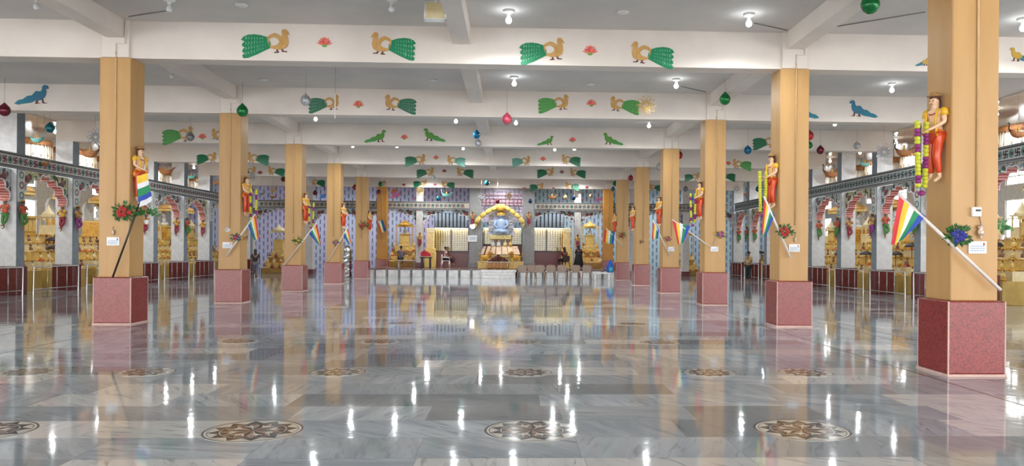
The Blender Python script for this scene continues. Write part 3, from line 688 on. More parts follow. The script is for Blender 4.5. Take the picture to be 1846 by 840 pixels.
def boat_meshes(hm):
    h = MB(); n = 12; vs = []; fs = []
    rings = 7
    for i in range(rings + 1):
        t = i / rings; zz = -.2 * math.sin(t * PI / 2) + 0; rr = math.cos(t * PI / 2) ** .6 if t < 1 else .02
        for k in range(16):
            q = 2 * PI * k / 16; x = .3 * rr * math.cos(q); y = .13 * rr * math.sin(q)
            z = zz + .09 * abs(math.cos(q)) ** 3 * (1 - t); vs.append((x, y, z))
    for i in range(rings):
        for k in range(16): fs.append((i * 16 + k, (i + 1) * 16 + k, (i + 1) * 16 + (k + 1) % 16, i * 16 + (k + 1) % 16))
    h.add(vs, fs, 0, True); h.lathe([(.27, .0), (.002, .0)], (0, 0, -.02), 16, 0, 1, .42)
    nk = MB().tube([(-.27, 0, .02), (-.33, 0, .1), (-.32, 0, .2), (-.3, 0, .27), (-.335, 0, .3), (-.38, 0, .27)], [.03, .026, .02, .024, .026, .008], 8)
    tl = MB().tube([(.26, 0, .04), (.34, 0, .1), (.42, 0, .13)], [.04, .03, .008], 6)
    rd = MB().lathe([(.05, 0), (.055, .05), (.035, .12), (.02, .14), (.035, .17), (.03, .2), (.002, .22)], (0, 0, -.02), 10)
    st = MB().tube([(-.25, 0, .03), (0, 0, .45)], .005, 5).tube([(.25, 0, .03), (0, 0, .45)], .005, 5)
    return [('hull', h.mesh('hull', hm)), ('neck', nk.mesh('neck', BLACK if hm is WOODB else hm)), ('tail', tl.mesh('tail', hm)), ('rider', rd.mesh('rider', GOLD)), ('sling', st.mesh('sling', STRM))]
BOAT = {'brown': boat_meshes(WOODB), 'teal': boat_meshes(TEALB), 'grey': boat_meshes(mat('woven_grey', (140, 150, 140), .6, c2=(104, 112, 104), scale=26, bump=.4))}
def boat(u, v, wpx, c, lab, X=None, Y=None, rz=0):
    p = atX(u, v, X) if X is not None else atY(u, v, Y); s_ = wpx / F * p.y / .72
    r = thing('bird_boat_basket', p, lab, 'hanging basket', 'bird-shaped boat baskets on strings', rz)
    for n, me in BOAT[c]: place(n, me, r).scale = (s_,) * 3
    MB().tube([(0, 0, .45 * s_), (0, 0, ZC - (.06 if XWL < p.x < XAL - .35 or p.x > XAR + .35 else 0) - p.z)], .005, 5).build('string', STRM, r)
boat(67, 250, 27, 'teal', 'teal bird boat basket high above the left arcade at the left edge', X=-16.7, rz=PI)
boat(162, 274, 36, 'brown', 'brown bird boat basket beside the first left pillar', X=-16.75, rz=PI)
boat(80, 294, 20, 'brown', 'small brown basket hanging before the left frieze', X=-15.8)
boat(299, 307, 30, 'brown', 'brown boat basket just right of the first left pillar', X=-16.7)
boat(345, 317, 20, 'teal', 'teal boat basket between the first and second left pillars', X=-16.7)
boat(391, 328, 18, 'brown', 'brown boat basket at the left side of the second left pillar', X=-16.7)
boat(452, 343, 14, 'brown', 'brown boat basket right of the second left statue', Y=47.6)
boat(471, 348, 13, 'grey', 'grey green boat basket above the back frieze', Y=47.6)
boat(492, 354, 13, 'brown', 'brown boat basket under a gold rosette', Y=47.6)
boat(508, 360, 12, 'grey', 'grey basket left of the third left pillar', Y=47.6)
boat(805, 350, 20, 'teal', 'teal boat basket left of the shrine', Y=47.7)
boat(995, 354, 19, 'brown', 'brown boat basket right of the shrine', Y=47.7)
boat(1499, 311, 34, 'brown', 'brown bird boat basket above the right arcade, left of a teal one', X=14.4)
boat(1559, 294, 23, 'teal', 'teal boat basket above the right arcade', X=14.4)
boat(1630, 272, 38, 'brown', 'brown bird boat basket left of the nearest pillar', X=14.45)
boat(1836, 238, 40, 'brown', 'brown bird boat basket cut by the right edge', X=14.45)
boat(1341, 349, 16, 'brown', 'brown basket between the third and second right pillars', X=14.4)
boat(1373, 340, 13, 'teal', 'teal basket behind a blue ball at the right', X=14.4)
# white stick hanging before the second beam
p = atY(604, 190, 19.5); r = thing('hanging_rod', p, 'thin white rod hanging before a peacock neck on the second beam', 'hanging rod')
MB().tube([(0, 0, -.32), (0, 0, .3)], .016, 8).build('rod', WHITEP, r); MB().tube([(0, 0, .3), (0, 0, ZC - p.z)], .005, 5).build('string', STRM, r)

# ------------------------------------------------------------------ figures
HEAD_T = .0
def figure_pts(P_):
    """joints of a figure one unit tall, facing +Y; overrides in P_"""
    J = dict(pel=(0, 0, .53), spn=(0, 0, .62), chs=(0, 0, .73), nck=(0, 0, .825), hd=(0, .01, .885), ht=(0, .008, .94),
             shl=(-.105, 0, .79), ell=(-.135, -.01, .63), wrl=(-.145, .04, .485), pll=(-.145, .05, .445), shr=(.105, 0, .79), elr=(.135, -.01, .63), wrr=(.145, .04, .485), plr=(.145, .05, .445),
             hpl=(-.05, 0, .5), knl=(-.055, .015, .28), anl=(-.055, -.01, .05), tol=(-.06, .085, .02), hpr=(.05, 0, .5), knr=(.055, .015, .28), anr=(.055, -.01, .05), tor=(.06, .085, .02))
    J.update(P_); return {k: Vector(v) for k, v in J.items()}
RAD = dict(pel=(.085, .065), spn=(.075, .055), chs=(.092, .06), nck=.032, hd=.052, ht=.05, shl=.038, ell=.025, wrl=.017, pll=.02, shr=.038, elr=.025, wrr=.017, plr=.02, hpl=.055, knl=.036, anl=.023, tol=.02, hpr=.055, knr=.036, anr=.023, tor=.02)
EDG = [('pel', 'spn'), ('spn', 'chs'), ('chs', 'nck'), ('nck', 'hd'), ('hd', 'ht'), ('chs', 'shl'), ('shl', 'ell'), ('ell', 'wrl'), ('wrl', 'pll'), ('chs', 'shr'), ('shr', 'elr'), ('elr', 'wrr'), ('wrr', 'plr'),
       ('pel', 'hpl'), ('hpl', 'knl'), ('knl', 'anl'), ('anl', 'tol'), ('pel', 'hpr'), ('hpr', 'knr'), ('knr', 'anr'), ('anr', 'tor')]
def sub_skin(J, names, edges, rad, scale, m, name, fingers=False):
    pts = []; idx = {}; rr = []
    for n in names: idx[n] = len(pts); pts.append(J[n] * scale); q = rad[n]; rr.append(tuple(x * scale for x in q) if isinstance(q, tuple) else (q * scale, q * scale))
    ed = [(idx[a], idx[b]) for a, b in edges]
    if fingers:
        for s_, w_, p_ in ((-1, 'wrl', 'pll'), (1, 'wrr', 'plr')):
            d = (J[p_] - J[w_]).normalized(); side = Vector((0, 1, 0)) if abs(d.y) < .7 else Vector((1, 0, 0)); side = (side - d * side.dot(d)).normalized(); nrm = d.cross(side)
            for k, (o, l) in enumerate(((-.014, .036), (-.005, .043), (.005, .041), (.014, .032), (.02, .022))):
                base = J[p_] + side * o if k < 4 else J[p_] + side * .014 - d * .012
                dd = d if k < 4 else (d + side * 1.2).normalized()
                a = base + dd * l * .55; b = base + dd * l + nrm * .008 * s_
                for q in (a, b): pts.append(q * scale); rr.append((.0055 * scale,) * 2)
                ed.append((idx[p_], len(pts) - 2)); ed.append((len(pts) - 2, len(pts) - 1))
    return skin_mesh(name, pts, ed, rr, m, 2)
def scaled(keys, f): return {k: (tuple(x * f for x in RAD[k]) if isinstance(RAD[k], tuple) else RAD[k] * f) for k in keys}
def figure(pose, H, skin, top, bottom, hairm, topk='long', hair='short', extra=None):
    """returns [(part, mesh)] of a whole figure; body is one continuous surface"""
    J = figure_pts(pose); out = []
    names = ['pel'] + [k for k in RAD if k != 'pel']
    out.append(('body', sub_skin(J, names, EDG, RAD, H, skin, 'body', True)))
    if bottom:
        ks = ['pel', 'hpl', 'knl', 'anl', 'hpr', 'knr', 'anr']; r_ = scaled(ks, 1.2); r_['anl'] = r_['anr'] = .034; r_['knl'] = r_['knr'] = .05; r_['pel'] = (.092, .075)
        K = dict(J); K['anl'] = J['anl'] + (J['knl'] - J['anl']) * .15; K['anr'] = J['anr'] + (J['knr'] - J['anr']) * .15
        out.append(('trousers', sub_skin(K, ks, [e for e in EDG if e[0] in ks and e[1] in ks], r_, H, bottom, 'trousers')))
    if top:
        ks = ['pel', 'spn', 'chs', 'shl', 'ell', 'shr', 'elr']; r_ = scaled(ks, 1.16); r_['pel'] = (.098, .08); K = dict(J); r_['shl'] = r_['shr'] = .046
        if topk == 'short':
            for a, b in (('shl', 'ell'), ('shr', 'elr')): K[b] = K[a] + (K[b] - K[a]) * .6
            r_['ell'] = r_['elr'] = .04
        else: r_['ell'] = r_['elr'] = .034
        out.append(('shirt', sub_skin(K, ks, [e for e in EDG if e[0] in ks and e[1] in ks], r_, H, top, 'shirt')))
    h = J['ht'] * H; c = J['hd'] * H; up_ = (J['ht'] - J['nck']).normalized()
    mb = MB().ell(h + Vector((0, -.012, .006)) * H, (.056 * H, .06 * H, .056 * H), 14, 8)
    if hair == 'long': mb.ell(h + Vector((0, -.045, -.08)) * H, (.05 * H, .032 * H, .12 * H), 12, 8)
    elif hair == 'bun': mb.ell(h + Vector((0, -.065, .01)) * H, .03 * H, 10, 6)
    for i, v in enumerate(mb.v):                        # clear the face
        q = Vector(v) - c
        if q.y > .03 * H and q.z < .055 * H: mb.v[i] = (v[0], v[1] - .05 * H, v[2])
    out.append(('hair', mb.mesh('hair', hairm)))
    fc = MB().ell(c + Vector((-.02, .045, .012)) * H, .007 * H, 8, 5, 1).ell(c + Vector((.02, .045, .012)) * H, .007 * H, 8, 5, 1)
    fc.ell(c + Vector((0, .055, -.004)) * H, (.008 * H, .012 * H, .014 * H), 8, 5, 0).ell(c + Vector((0, .046, -.026)) * H, (.016 * H, .006 * H, .004 * H), 8, 5, 2)
    fc.ell(c + Vector((-.052, .005, 0)) * H, (.006 * H, .012 * H, .018 * H), 8, 5, 0).ell(c + Vector((.052, .005, 0)) * H, (.006 * H, .012 * H, .018 * H), 8, 5, 0)
    out.append(('face', fc.mesh('face', [skin, BLACK, mat('lips', (150, 70, 64), .5)])))
    return out
# statue on the pillars: arms brought together before the waist, hat, orange dhoti, yellow sleeve shawl
HS_ = 1.16
spose = dict(ell=(-.135, .02, .65), wrl=(-.055, .12, .58), pll=(-.03, .145, .565), elr=(.135, .02, .65), wrr=(.055, .12, .58), plr=(.03, .145, .565), knl=(-.05, .04, .28), tol=(-.055, .08, .0), tor=(.06, .1, .0), hd=(0, .02, .885), ht=(0, .02, .94))
parts = figure(spose, HS_, SKINF, None, ORNG, mat('brown_hair', (92, 44, 34), .4), hair='long')
def cap_(pts, r): return MB().tube([Vector(q) * HS_ for q in pts], [x * HS_ for x in r], 12)
hat = MB().lathe([(.062, 0), (.092, .004), (.098, .012), (.09, .018), (.062, .02), (.06, .045), (.04, .062), (.002, .066)], Vector((0, .018, .945)) * HS_, 16)
slv = MB()
for s_ in (-1, 1):
    slv.tube([Vector((s_ * .085, 0, .80)) * HS_, Vector((s_ * .112, 0, .785)) * HS_, Vector((s_ * .128, .005, .72)) * HS_], [.03 * HS_, .044 * HS_, .042 * HS_], 12)
    slv.tube([Vector((s_ * .075, .05, .8)) * HS_, Vector((s_ * .06, .075, .7)) * HS_, Vector((s_ * .07, .078, .6)) * HS_, Vector((s_ * .08, .072, .5)) * HS_], [.014 * HS_] * 4, 8)
belt = MB().lathe([(.088, -.02), (.098, -.01), (.1, .01), (.09, .025)], Vector((0, .005, .56)) * HS_, 18, 0, 1, .82).tube([Vector((.09, -.01, .56)) * HS_, Vector((.11, -.01, .48)) * HS_, Vector((.1, -.01, .43)) * HS_], [.03, .04, .006], 8)
nec = MB().tube([Vector((.055 * math.cos(t), .03 + .045 * math.sin(t) ** 2, .80 - .06 * math.sin(t))) * HS_ for t in [PI * i / 10 for i in range(11)]], .008, 6)
basem = MB().prism([(-.13, 0), (.13, 0), (.15, .05), (.1, .085), (-.1, .085), (-.15, .05)], -.12, .02)   # small bracket under the feet
STP = parts + [('hat', hat.mesh('hat', mat('hat_tan', (176, 136, 84), .4))), ('shawl', slv.mesh('shawl', YELL)), ('sash', belt.mesh('sash', mat('sash_orange', (232, 140, 50), .3))), ('necklace', nec.mesh('necklace', MAG))]
ST0 = [None]
def statue(X, k, side, zfeet, lab):
    Yc = ROWY[k] + CW / 2 - .08
    x = X + side * (CW / 2 + .09); rz = (PI / 2 + .38) if side < 0 else (-PI / 2 - .38)
    if ST0[0] is None:
        r = thing('pillar_statue', (x, Yc, zfeet), lab, 'statue', 'painted statues fixed to the yellow pillars', rz); ST0[0] = r
        for n, me in STP: place(n, me, r)
    else: dup(ST0[0], (x, Yc, zfeet), lab, rz=rz)
zf = 2.48
for k in range(7):
    if k <= 5: statue(XR, k, -1, zf + (.0 if k else 0), 'painted standing statue in orange dhoti on the %s pillar of the right row' % ORD[k])
for k in range(1, 6):
    statue(XL, k, 1, zf, 'painted standing statue in orange dhoti on the %s pillar of the left row' % ORD[k - 1])
# garlands hanging from the statues' hands
GY, GP = mat('garland_yellow', (214, 214, 66), .6, c2=(190, 190, 40), scale=40, bump=.5), mat('garland_purple', (150, 44, 120), .6, c2=(120, 30, 96), scale=40, bump=.5)
def garland(X, k, side, lab, cols):
    d = (-.83, -.5) if side < 0 else (.83, -.5)
    bx = X + side * (CW / 2 + .09) + d[0] * .27; by = ROWY[k] + CW / 2 - .08 + d[1] * .17; z0 = zf + .74
    r = thing('flower_garland', (bx, by, z0 - .85), lab, 'garland')
    for s_ in (-1, 1):
        mb = MB(); n = 17
        for i in range(n):
            z = .85 - i * .05 ; m = cols[(i // (3 if s_ > 0 else 2)) % len(cols)]
            mb.lathe([(.016, -.028), (.034, -.016), (.037, .01), (.03, .024), (.012, .03)], (s_ * .078 * (1 - .25 * i / n), s_ * .03, z), 10, m)
        mb.build('strand', [GY, GP], r)
    MB().lathe([(.01, .0), (.045, .015), (.05, .04), (.02, .07)], (0, 0, -.08), 10).build('tassel', GP, r)
garland(XR, 0, -1, 'yellow and purple flower garland hanging from the hands of the nearest statue', [0, 1, 0, 1, 0, 0])
garland(XR, 1, -1, 'yellow flower garland held by the second right statue', [0, 0, 0])
garland(XR, 2, -1, 'yellow and red garland held by the third right statue', [0, 1, 0])
garland(XL, 2, 1, 'yellow and red garland held by the second left statue', [0, 1, 0])
garland(XL, 3, 1, 'yellow garland held by the third left statue', [0, 1, 0])

# ------------------------------------------------------------------ flags
FLM = [mat('flag_red', (214, 50, 60), .6), mat('flag_yellow', (246, 200, 50), .6), mat('flag_white', (236, 236, 240), .6), mat('flag_green', (20, 140, 84), .6), mat('flag_blue', (30, 70, 176), .6)]
POLEW, POLEB = mat('pole_white', (232, 222, 216), .4), mat('pole_black', (44, 34, 30), .4)
def flag(p0, p1, q, Y, lab, rpx=2.2, black=False, order=(0, 1, 2, 3, 4), dy=0.0, across=False):
    """pole from pixel p0 (tip) to p1 (foot); cloth corners q = tip-top, inner-top, inner-bottom, outer-bottom; Y is the depth it hangs at"""
    a, b = atY(p0[0], p0[1], Y), atY(p1[0], p1[1], Y + dy); r = thing('striped_flag', b, lab, 'flag')
    MB().tube([b - b, a - b], rpx / F * Y, 10).build('pole', POLEB if black else POLEW, r)
    c = [atY(x, y, Y) - b for x, y in q]; mb = MB(); nu, nv = 20, 12; wl = (c[1] - c[0]).length
    vs = []
    for side in (0, 1):
        for j in range(nv + 1):
            for i in range(nu + 1):
                u_, v_ = i / nu, j / nv; t = c[0].lerp(c[1], u_); bo = c[3].lerp(c[2], u_); pnt = t.lerp(bo, v_)
                pnt.y += math.sin(u_ * 11 + v_ * 1.5) * .05 * v_ * wl + (-.01 - side * .004) + math.sin(v_ * 5 + u_ * 4) * .03 * wl * v_
                pnt.z -= .06 * math.sin(PI * u_) * v_ * wl
                vs.append(pnt)
    fs = []; ms = []; o = (nu + 1) * (nv + 1)
    for side in (0, 1):
        for j in range(nv):
            for i in range(nu):
                f = (side * o + j * (nu + 1) + i, side * o + j * (nu + 1) + i + 1, side * o + (j + 1) * (nu + 1) + i + 1, side * o + (j + 1) * (nu + 1) + i)
                fs.append(f if side else f[::-1]); ms.append(order[min(4, (j * 5 // nv) if across else (i * 5 // nu))])
    mb.add(vs, fs, ms, True).build('cloth', FLM, r)
    return r
yp = lambda k, d=.08: ROWY[k] - d
flag((1619, 350), (1804, 523), [(1620, 352), (1668, 390), (1630, 428), (1606, 441)], ROWY[0] - .12, 'five-striped flag on a white pole tied to the nearest right pillar', 3.1)
flag((1377, 354), (1425, 464), [(1378, 356), (1396, 388), (1380, 426), (1373, 418)], ROWY[1] - .1, 'five-striped flag on a white pole on the second right pillar', 2)
flag((1212, 396), (1282, 446), [(1212, 398), (1244, 408), (1232, 436), (1222, 440)], ROWY[2] - .1, 'flag on a thin pole left of the third right pillar', 1.1)
flag((1177, 398), (1208, 461), [(1177, 400), (1188, 414), (1186, 430), (1175, 430)], ROWY[3] - .1, 'flag on a pole at the fourth right pillar', 1)
flag((1093, 412), (1125, 445), [(1090, 415), (1108, 417), (1106, 440), (1088, 436)], ROWY[5] - .04, 'red white and blue striped flag between the last right pillars', .8)
flag((257, 352), (203, 500), [(247, 318), (266, 312), (275, 362), (250, 374)], ROWY[1] - .12, 'five-striped flag draped below the statue on the first left pillar, black pole', 1.7, True, (1, 2, 3, 4, 2), across=True)
flag((460, 386), (408, 462), [(461, 388), (447, 405), (458, 432), (467, 430)], ROWY[2] - .1, 'five-striped flag on a white pole on the second left pillar', 1.6)
flag((571, 402), (512, 478), [(572, 404), (557, 421), (574, 441), (578, 438)], ROWY[3] - .1, 'flag on a long thin pole on the third left pillar', 1.0)
flag((628, 408), (592, 470), [(627, 410), (619, 424), (629, 441), (633, 437)], ROWY[4] - .1, 'flag on a thin pole on the fourth left pillar', .8)
flag((681, 398), (692, 420), [(680, 399), (690, 397), (696, 416), (686, 420)], ROWY[6] - .1, 'small striped flag on the sixth left pillar', .8)

# ------------------------------------------------------------------ bouquets and plants on the pillars
FLC = {'blue': mat('blue_petals', (38, 44, 140), .5), 'red': mat('red_petals', (190, 36, 44), .5), 'pink': mat('pink_petals', (206, 90, 150), .5), 'purple': mat('purple_petals', (120, 70, 150), .5), 'yellow': mat('yellow_petals', (226, 200, 80), .5)}
def bouquet(u, v, Y, rpx, fc, lab, nf=7, seed=1, leaf=PLEAF, asp=.75, dens=90):
    rnd = random.Random(seed); p = atY(u, v, Y); R = rpx / F * Y
    r = thing('flower_bouquet', p, lab, 'bouquet'); mb = MB()
    for i in range(dens):
        a = rnd.uniform(0, 2 * PI); rr = rnd.uniform(.15, .8) * R; c = Vector((math.cos(a) * rr, rnd.uniform(-.35, .05) * R, math.sin(a) * rr * asp))
        d = Vector((math.cos(a), rnd.uniform(-.6, .3), math.sin(a) * asp + rnd.uniform(-.2, .3))).normalized(); s_ = d.cross(Vector((0, 1, 0.2))).normalized(); l = R * rnd.uniform(.25, .42); wd = l * .24
        n_ = d.cross(s_) * l * .12
        mb.add([c, c + d * l * .5 + s_ * wd + n_, c + d * l - n_, c + d * l * .5 - s_ * wd + n_, c + d * l * .5], [(0, 1, 4), (0, 4, 3), (1, 2, 4), (4, 2, 3)])
    for i in range(9):
        a = rnd.uniform(0, 2 * PI); mb.tube([(0, 0, -R * .2), (math.cos(a) * R * .5, -R * .1, math.sin(a) * R * .45)], R * .02, 5)
    mb.build('leaves', leaf, r)
    cl = fc if isinstance(fc, (list, tuple)) else [fc]
    for i in range(nf):
        a = 2 * PI * i / nf + rnd.uniform(-.3, .3); rr = R * rnd.uniform(.2, .62); f = MB(); fr = R * .19
        c = Vector((math.cos(a) * rr, -R * .38, math.sin(a) * rr * asp))
        f.ell(c, fr * .55, 8, 6)
        for k in range(6):
            t = 2 * PI * k / 6; f.ell(c + Vector((math.cos(t) * fr * .55, .1 * fr, math.sin(t) * fr * .55)), (fr * .5, fr * .35, fr * .5), 7, 5)
        f.build('flower', FLC[cl[i % len(cl)]], r)
bouquet(1725, 425, ROWY[0] - .1, 27, 'blue', 'bouquet of dark blue roses at the corner of the nearest right pillar', 9, 1, dens=170)
bouquet(1415, 417, ROWY[1] - .1, 17, 'red', 'bouquet of red flowers on the second right pillar', 7, 2)
bouquet(1300, 422, ROWY[2] - .1, 10, ['pink', 'purple'], 'pink and purple bouquet on the third right pillar', 6, 3, dens=50)
bouquet(1203, 431, ROWY[3] - .1, 8, ['pink', 'red'], 'small pink bouquet on the fourth right pillar', 5, 4, dens=40)
bouquet(1156, 436, ROWY[4] - .05, 5, ['red', 'purple'], 'tiny dark bouquet on the fifth right pillar', 3, 5, dens=26)
bouquet(1121, 424, ROWY[5] - .1, 8, ['red'], 'dark dry bouquet on the sixth right pillar', 3, 6, dens=40)
bouquet(226, 382, ROWY[1] - .1, 22, 'red', 'red flower bouquet on the front of the first left pillar', 6, 7, dens=110)
bouquet(426, 428, ROWY[2] - .1, 11, ['purple', 'red'], 'purple and red flowers on the second left pillar', 5, 8, dens=50)
bouquet(443, 429, ROWY[2] - .14, 6, ['red'], 'small red flower at the right edge of the second left pillar', 3, 18, dens=24)
bouquet(537, 434, ROWY[3] - .1, 10, ['yellow'], 'green leafy bouquet on the third left pillar', 3, 9, dens=60)
bouquet(606, 437, ROWY[4] - .1, 8, ['purple', 'pink'], 'small purple bouquet on the fourth left pillar', 4, 10, dens=40)
bouquet(655, 406, ROWY[5] - .1, 10, ['red'], 'dark red bouquet on the fifth left pillar', 4, 11, dens=50)
bouquet(578, 400, ROWY[4] + 2, 1, 'red', 'tiny red flower behind', 1, 12, dens=4) if False else None
def wall_plant(u, v, Y, rpx, lab, seed, potm=WHITEP):
    rnd = random.Random(seed); p = atY(u, v, Y); R = rpx / F * Y
    r = thing('potted_plant', p, lab, 'plant'); mb = MB()
    for i in range(70):
        a = rnd.uniform(-.25, PI + .25); rr = rnd.uniform(.2, .85) * R; c = Vector((math.cos(a) * rr, rnd.uniform(-.3, .3) * R, math.sin(a) * rr * .65))
        d = Vector((math.cos(a) + rnd.uniform(-.3, .3), rnd.uniform(-.5, .5), rnd.uniform(-.8, .5))).normalized(); s_ = d.cross(Vector((.1, 1, .2))).normalized(); l = R * .34; wd = l * .3
        mb.add([c, c + d * l * .5 + s_ * wd, c + d * l, c + d * l * .5 - s_ * wd], [(0, 1, 2, 3)])
    for i in range(10):
        a = rnd.uniform(0, PI); mb.tube([(0, 0, -R * .5), (math.cos(a) * R * .3, 0, R * .05), (math.cos(a) * R * .7, 0, math.sin(a) * R * .4)], R * .018, 5)
    mb.build('foliage', PLEAF2, r)
    MB().lathe([(R * .16, -R * .95), (R * .22, -R * .55), (R * .2, -R * .55), (R * .14, -R * .9)], seg=14).build('pot', potm, r)
wall_plant(1806, 412, ROWY[0] + .3, 22, 'green leafy plant in a white pot on the right side of the nearest pillar', 3)
wall_plant(264, 385, ROWY[1] + .3, 20, 'green leafy plant in a small pot on the right side of the first left pillar', 4)

# ------------------------------------------------------------------ plates and boxes on the pillars
PLQ = mat('plaque_white', (236, 238, 240), .3); INK = mat('ink_blue', (120, 150, 190), .5); INKR = mat('ink_red', (180, 30, 50), .5)
def plaque(u, v, Y, w_, h_, lab):
    p = atY(u, v, Y - .012); a, b = w_ / F * Y / 2, h_ / F * Y / 2; r = thing('white_plaque', (p.x, Y, p.z), lab, 'plaque', None)
    MB().rbox(-a, a, -.02, 0, -b, b, .004).build('panel', PLQ, r); mb = MB()
    rnd = random.Random(int(u))
    for j in range(3):
        x = -a * .8
        while x < a * .7:
            l = a * rnd.uniform(.1, .28); z = b * (.15 - .35 * j)
            mb.box(x, x + l, -.0225, -.02, z, z + b * .09); mb.box(x + l * .3, x + l * .45, -.0225, -.02, z - b * .1, z); x += l * 1.25
    mb.build('writing', INK, r)
    MB().box(a * .6, a * .76, -.0225, -.02, b * .3, b * .75).build('emblem', INKR, r)
plaque(1762, 446, ROWY[0], 34, 23, 'white marble plaque with faint writing on the nearest right pillar')
plaque(1432, 447, ROWY[1], 20, 14, 'white plaque on the second right pillar')
plaque(1288, 449, ROWY[2], 14, 9, 'white plaque on the third right pillar')
plaque(1210, 449, ROWY[3], 11, 8, 'white plaque on the fourth right pillar')
plaque(410, 442, ROWY[2], 17, 11, 'white plaque on the second left pillar')
plaque(204, 435, ROWY[1], 22, 15, 'white switch plate on the first left pillar')
p = atY(1758, 382, ROWY[0]); r = thing('switch_box', p, 'small white switch box below the conduit on the nearest right pillar', 'switch')
MB().rbox(-.06, .06, -.045, 0, -.06, .06, .006).build('housing', WHITEP, r); MB().box(-.02, .045, -.05, -.045, .005, .03).build('rocker', BLACK, r)
p = atY(410, 414, ROWY[2]); r = thing('switch_box', p, 'small round white switch box on the second left pillar', 'switch')
MB().lathe([(.07, -.03), (.075, 0), (.05, .03)], seg=14).xf(Matrix.Rotation(PI / 2, 4, 'X')).build('housing', WHITEP, r); MB().box(-.03, .03, -.04, -.028, -.008, .012).build('rocker', BLACK, r)
def charm(u, v, Y, h, lab):
    p = atY(u, v, Y); H = h / F * Y; r = thing('hanging_charm', (p.x, Y - .035, p.z), lab, 'ornament')
    MB().lathe([(.002, -.5 * H), (.08 * H, -.42 * H), (.05 * H, -.36 * H), (.2 * H, -.2 * H), (.24 * H, -.02 * H), (.12 * H, .12 * H), (.2 * H, .2 * H), (.17 * H, .34 * H), (.05 * H, .42 * H), (.002, .46 * H)], seg=12, sy=.5).build('figure', mat('charm_silver', (196, 176, 160), .3, .3, c2=(150, 120, 100), scale=40), r)
    MB().tube([(0, 0, .46 * H), (0, .03, .9 * H)], .004, 5).build('cord', BLACK, r)
charm(1765, 417, ROWY[0], 30, 'small silver figure charm hanging above the plaque on the nearest right pillar')
charm(1433, 432, ROWY[1], 12, 'small charm above the plaque on the second right pillar')
charm(1288, 438, ROWY[2], 9, 'small charm above the plaque on the third right pillar')
charm(205, 419, ROWY[1], 12, 'small charm above the switch plate on the first left pillar')

# ------------------------------------------------------------------ side arcades
def swastika(mb, cx, cz, a, m, ux, y):
    """right-facing swastika of half-size a in the plane y; ux maps local x to the band's direction"""
    t = a * .2
    for x0, x1, z0, z1 in ((-t, t, -a, a), (-a, a, -t, t), (t, a, a - 2 * t, a), (-a, -t, -a, -a + 2 * t), (a - 2 * t, a, -a, -t), (-a, -a + 2 * t, t, a)):
        mb.box(cx + x0, cx + x1, y, y - .006 if False else y + .006, cz + z0, cz + z1, m)
def roundel(mb, cx, cz, R, m0, m1, y):
    n = 14; q = [(math.cos(2 * PI * i / n), math.sin(2 * PI * i / n)) for i in range(n)]
    mb.add([(cx + a * R * .62, y, cz + b * R * .62) for a, b in q] + [(cx + a * R, y, cz + b * R) for a, b in q], [(i, (i + 1) % n, n + (i + 1) % n, n + i)[::-1] for i in range(n)], m0)
    mb.add([(cx + a * R * .5, y, cz + b * R * .5) for a, b in q], [tuple(range(n))], m1)
SWM, SWD, TEALM = mat('motif_maroon', (126, 40, 52), .5), mat('motif_dark', (52, 44, 52), .5), mat('motif_teal', (70, 120, 120), .5)
FRZ = mat('frieze_ground', (206, 206, 200), .5, c2=(190, 192, 188), scale=3); FRZ2 = mat('frieze_ground_grey', (176, 178, 172), .5, c2=(160, 164, 160), scale=3); FRZ3 = mat('frieze_ground_beige', (190, 178, 162), .5); SWB = mat('motif_brown', (84, 60, 58), .5); FRZG = mat('frieze_grey', (120, 122, 124), .5)
def frieze(L, lab, loc, rz, mot, first=0):
    """local: runs along +x from 0 to L, ornament faces -y"""
    mb = MB().box(0, L, 0, .06, -.19, .19, 0); mb.box(0, L, -.03, .06, .19, .24, 3).box(0, L, -.03, .06, -.25, -.19, 3).box(0, L, -.012, 0, .16, .19, 4).box(0, L, -.012, 0, -.19, -.16, 4)
    x = .2; i = 0
    while x < L - .15:
        if i % 2: swastika(mb, x, 0, .105, 1, 1, -.008)
        else: roundel(mb, x, 0, .12, 2, 4, -.006)
        x += .262; i += 1
    r = thing('frieze_band', loc, lab, 'frieze', None, rz)
    mb.build('band', [{id(SWM): FRZ, id(SWD): FRZ2}.get(id(mot), FRZ3), mot, TEALM, FRZG, SWD], r)
    return r
YA, YE = BAYS[0] - .2, ROWY[6] - .3
# left frieze faces +x: local -y -> +x means rz = +90deg; local +x -> +y
frieze(YE - YA, 'long frieze of maroon swastikas and round motifs along the left arcade', (XAL + .368, YA, 4.31), PI / 2, SWM)
frieze(YE - YA, 'long frieze of dark swastikas and round motifs along the right arcade', (XAR - .368, YE, 4.31), -PI / 2, SWD)
_yb = ROWY[6] + .612; _xl, _xr = atY(857, 400, _yb + .37).x, atY(953, 400, _yb + .37).x
frieze(_xl - .38 - (XAL + .6), 'frieze of brown swastikas and round motifs across the back arcade, left of the shrine', (XAL + .6, _yb, 4.31), 0, SWB)
frieze(XAR - .6 - (_xr + .38), 'frieze of brown swastikas and round motifs across the back arcade, right of the shrine', (_xr + .38, _yb, 4.31), 0, SWB)

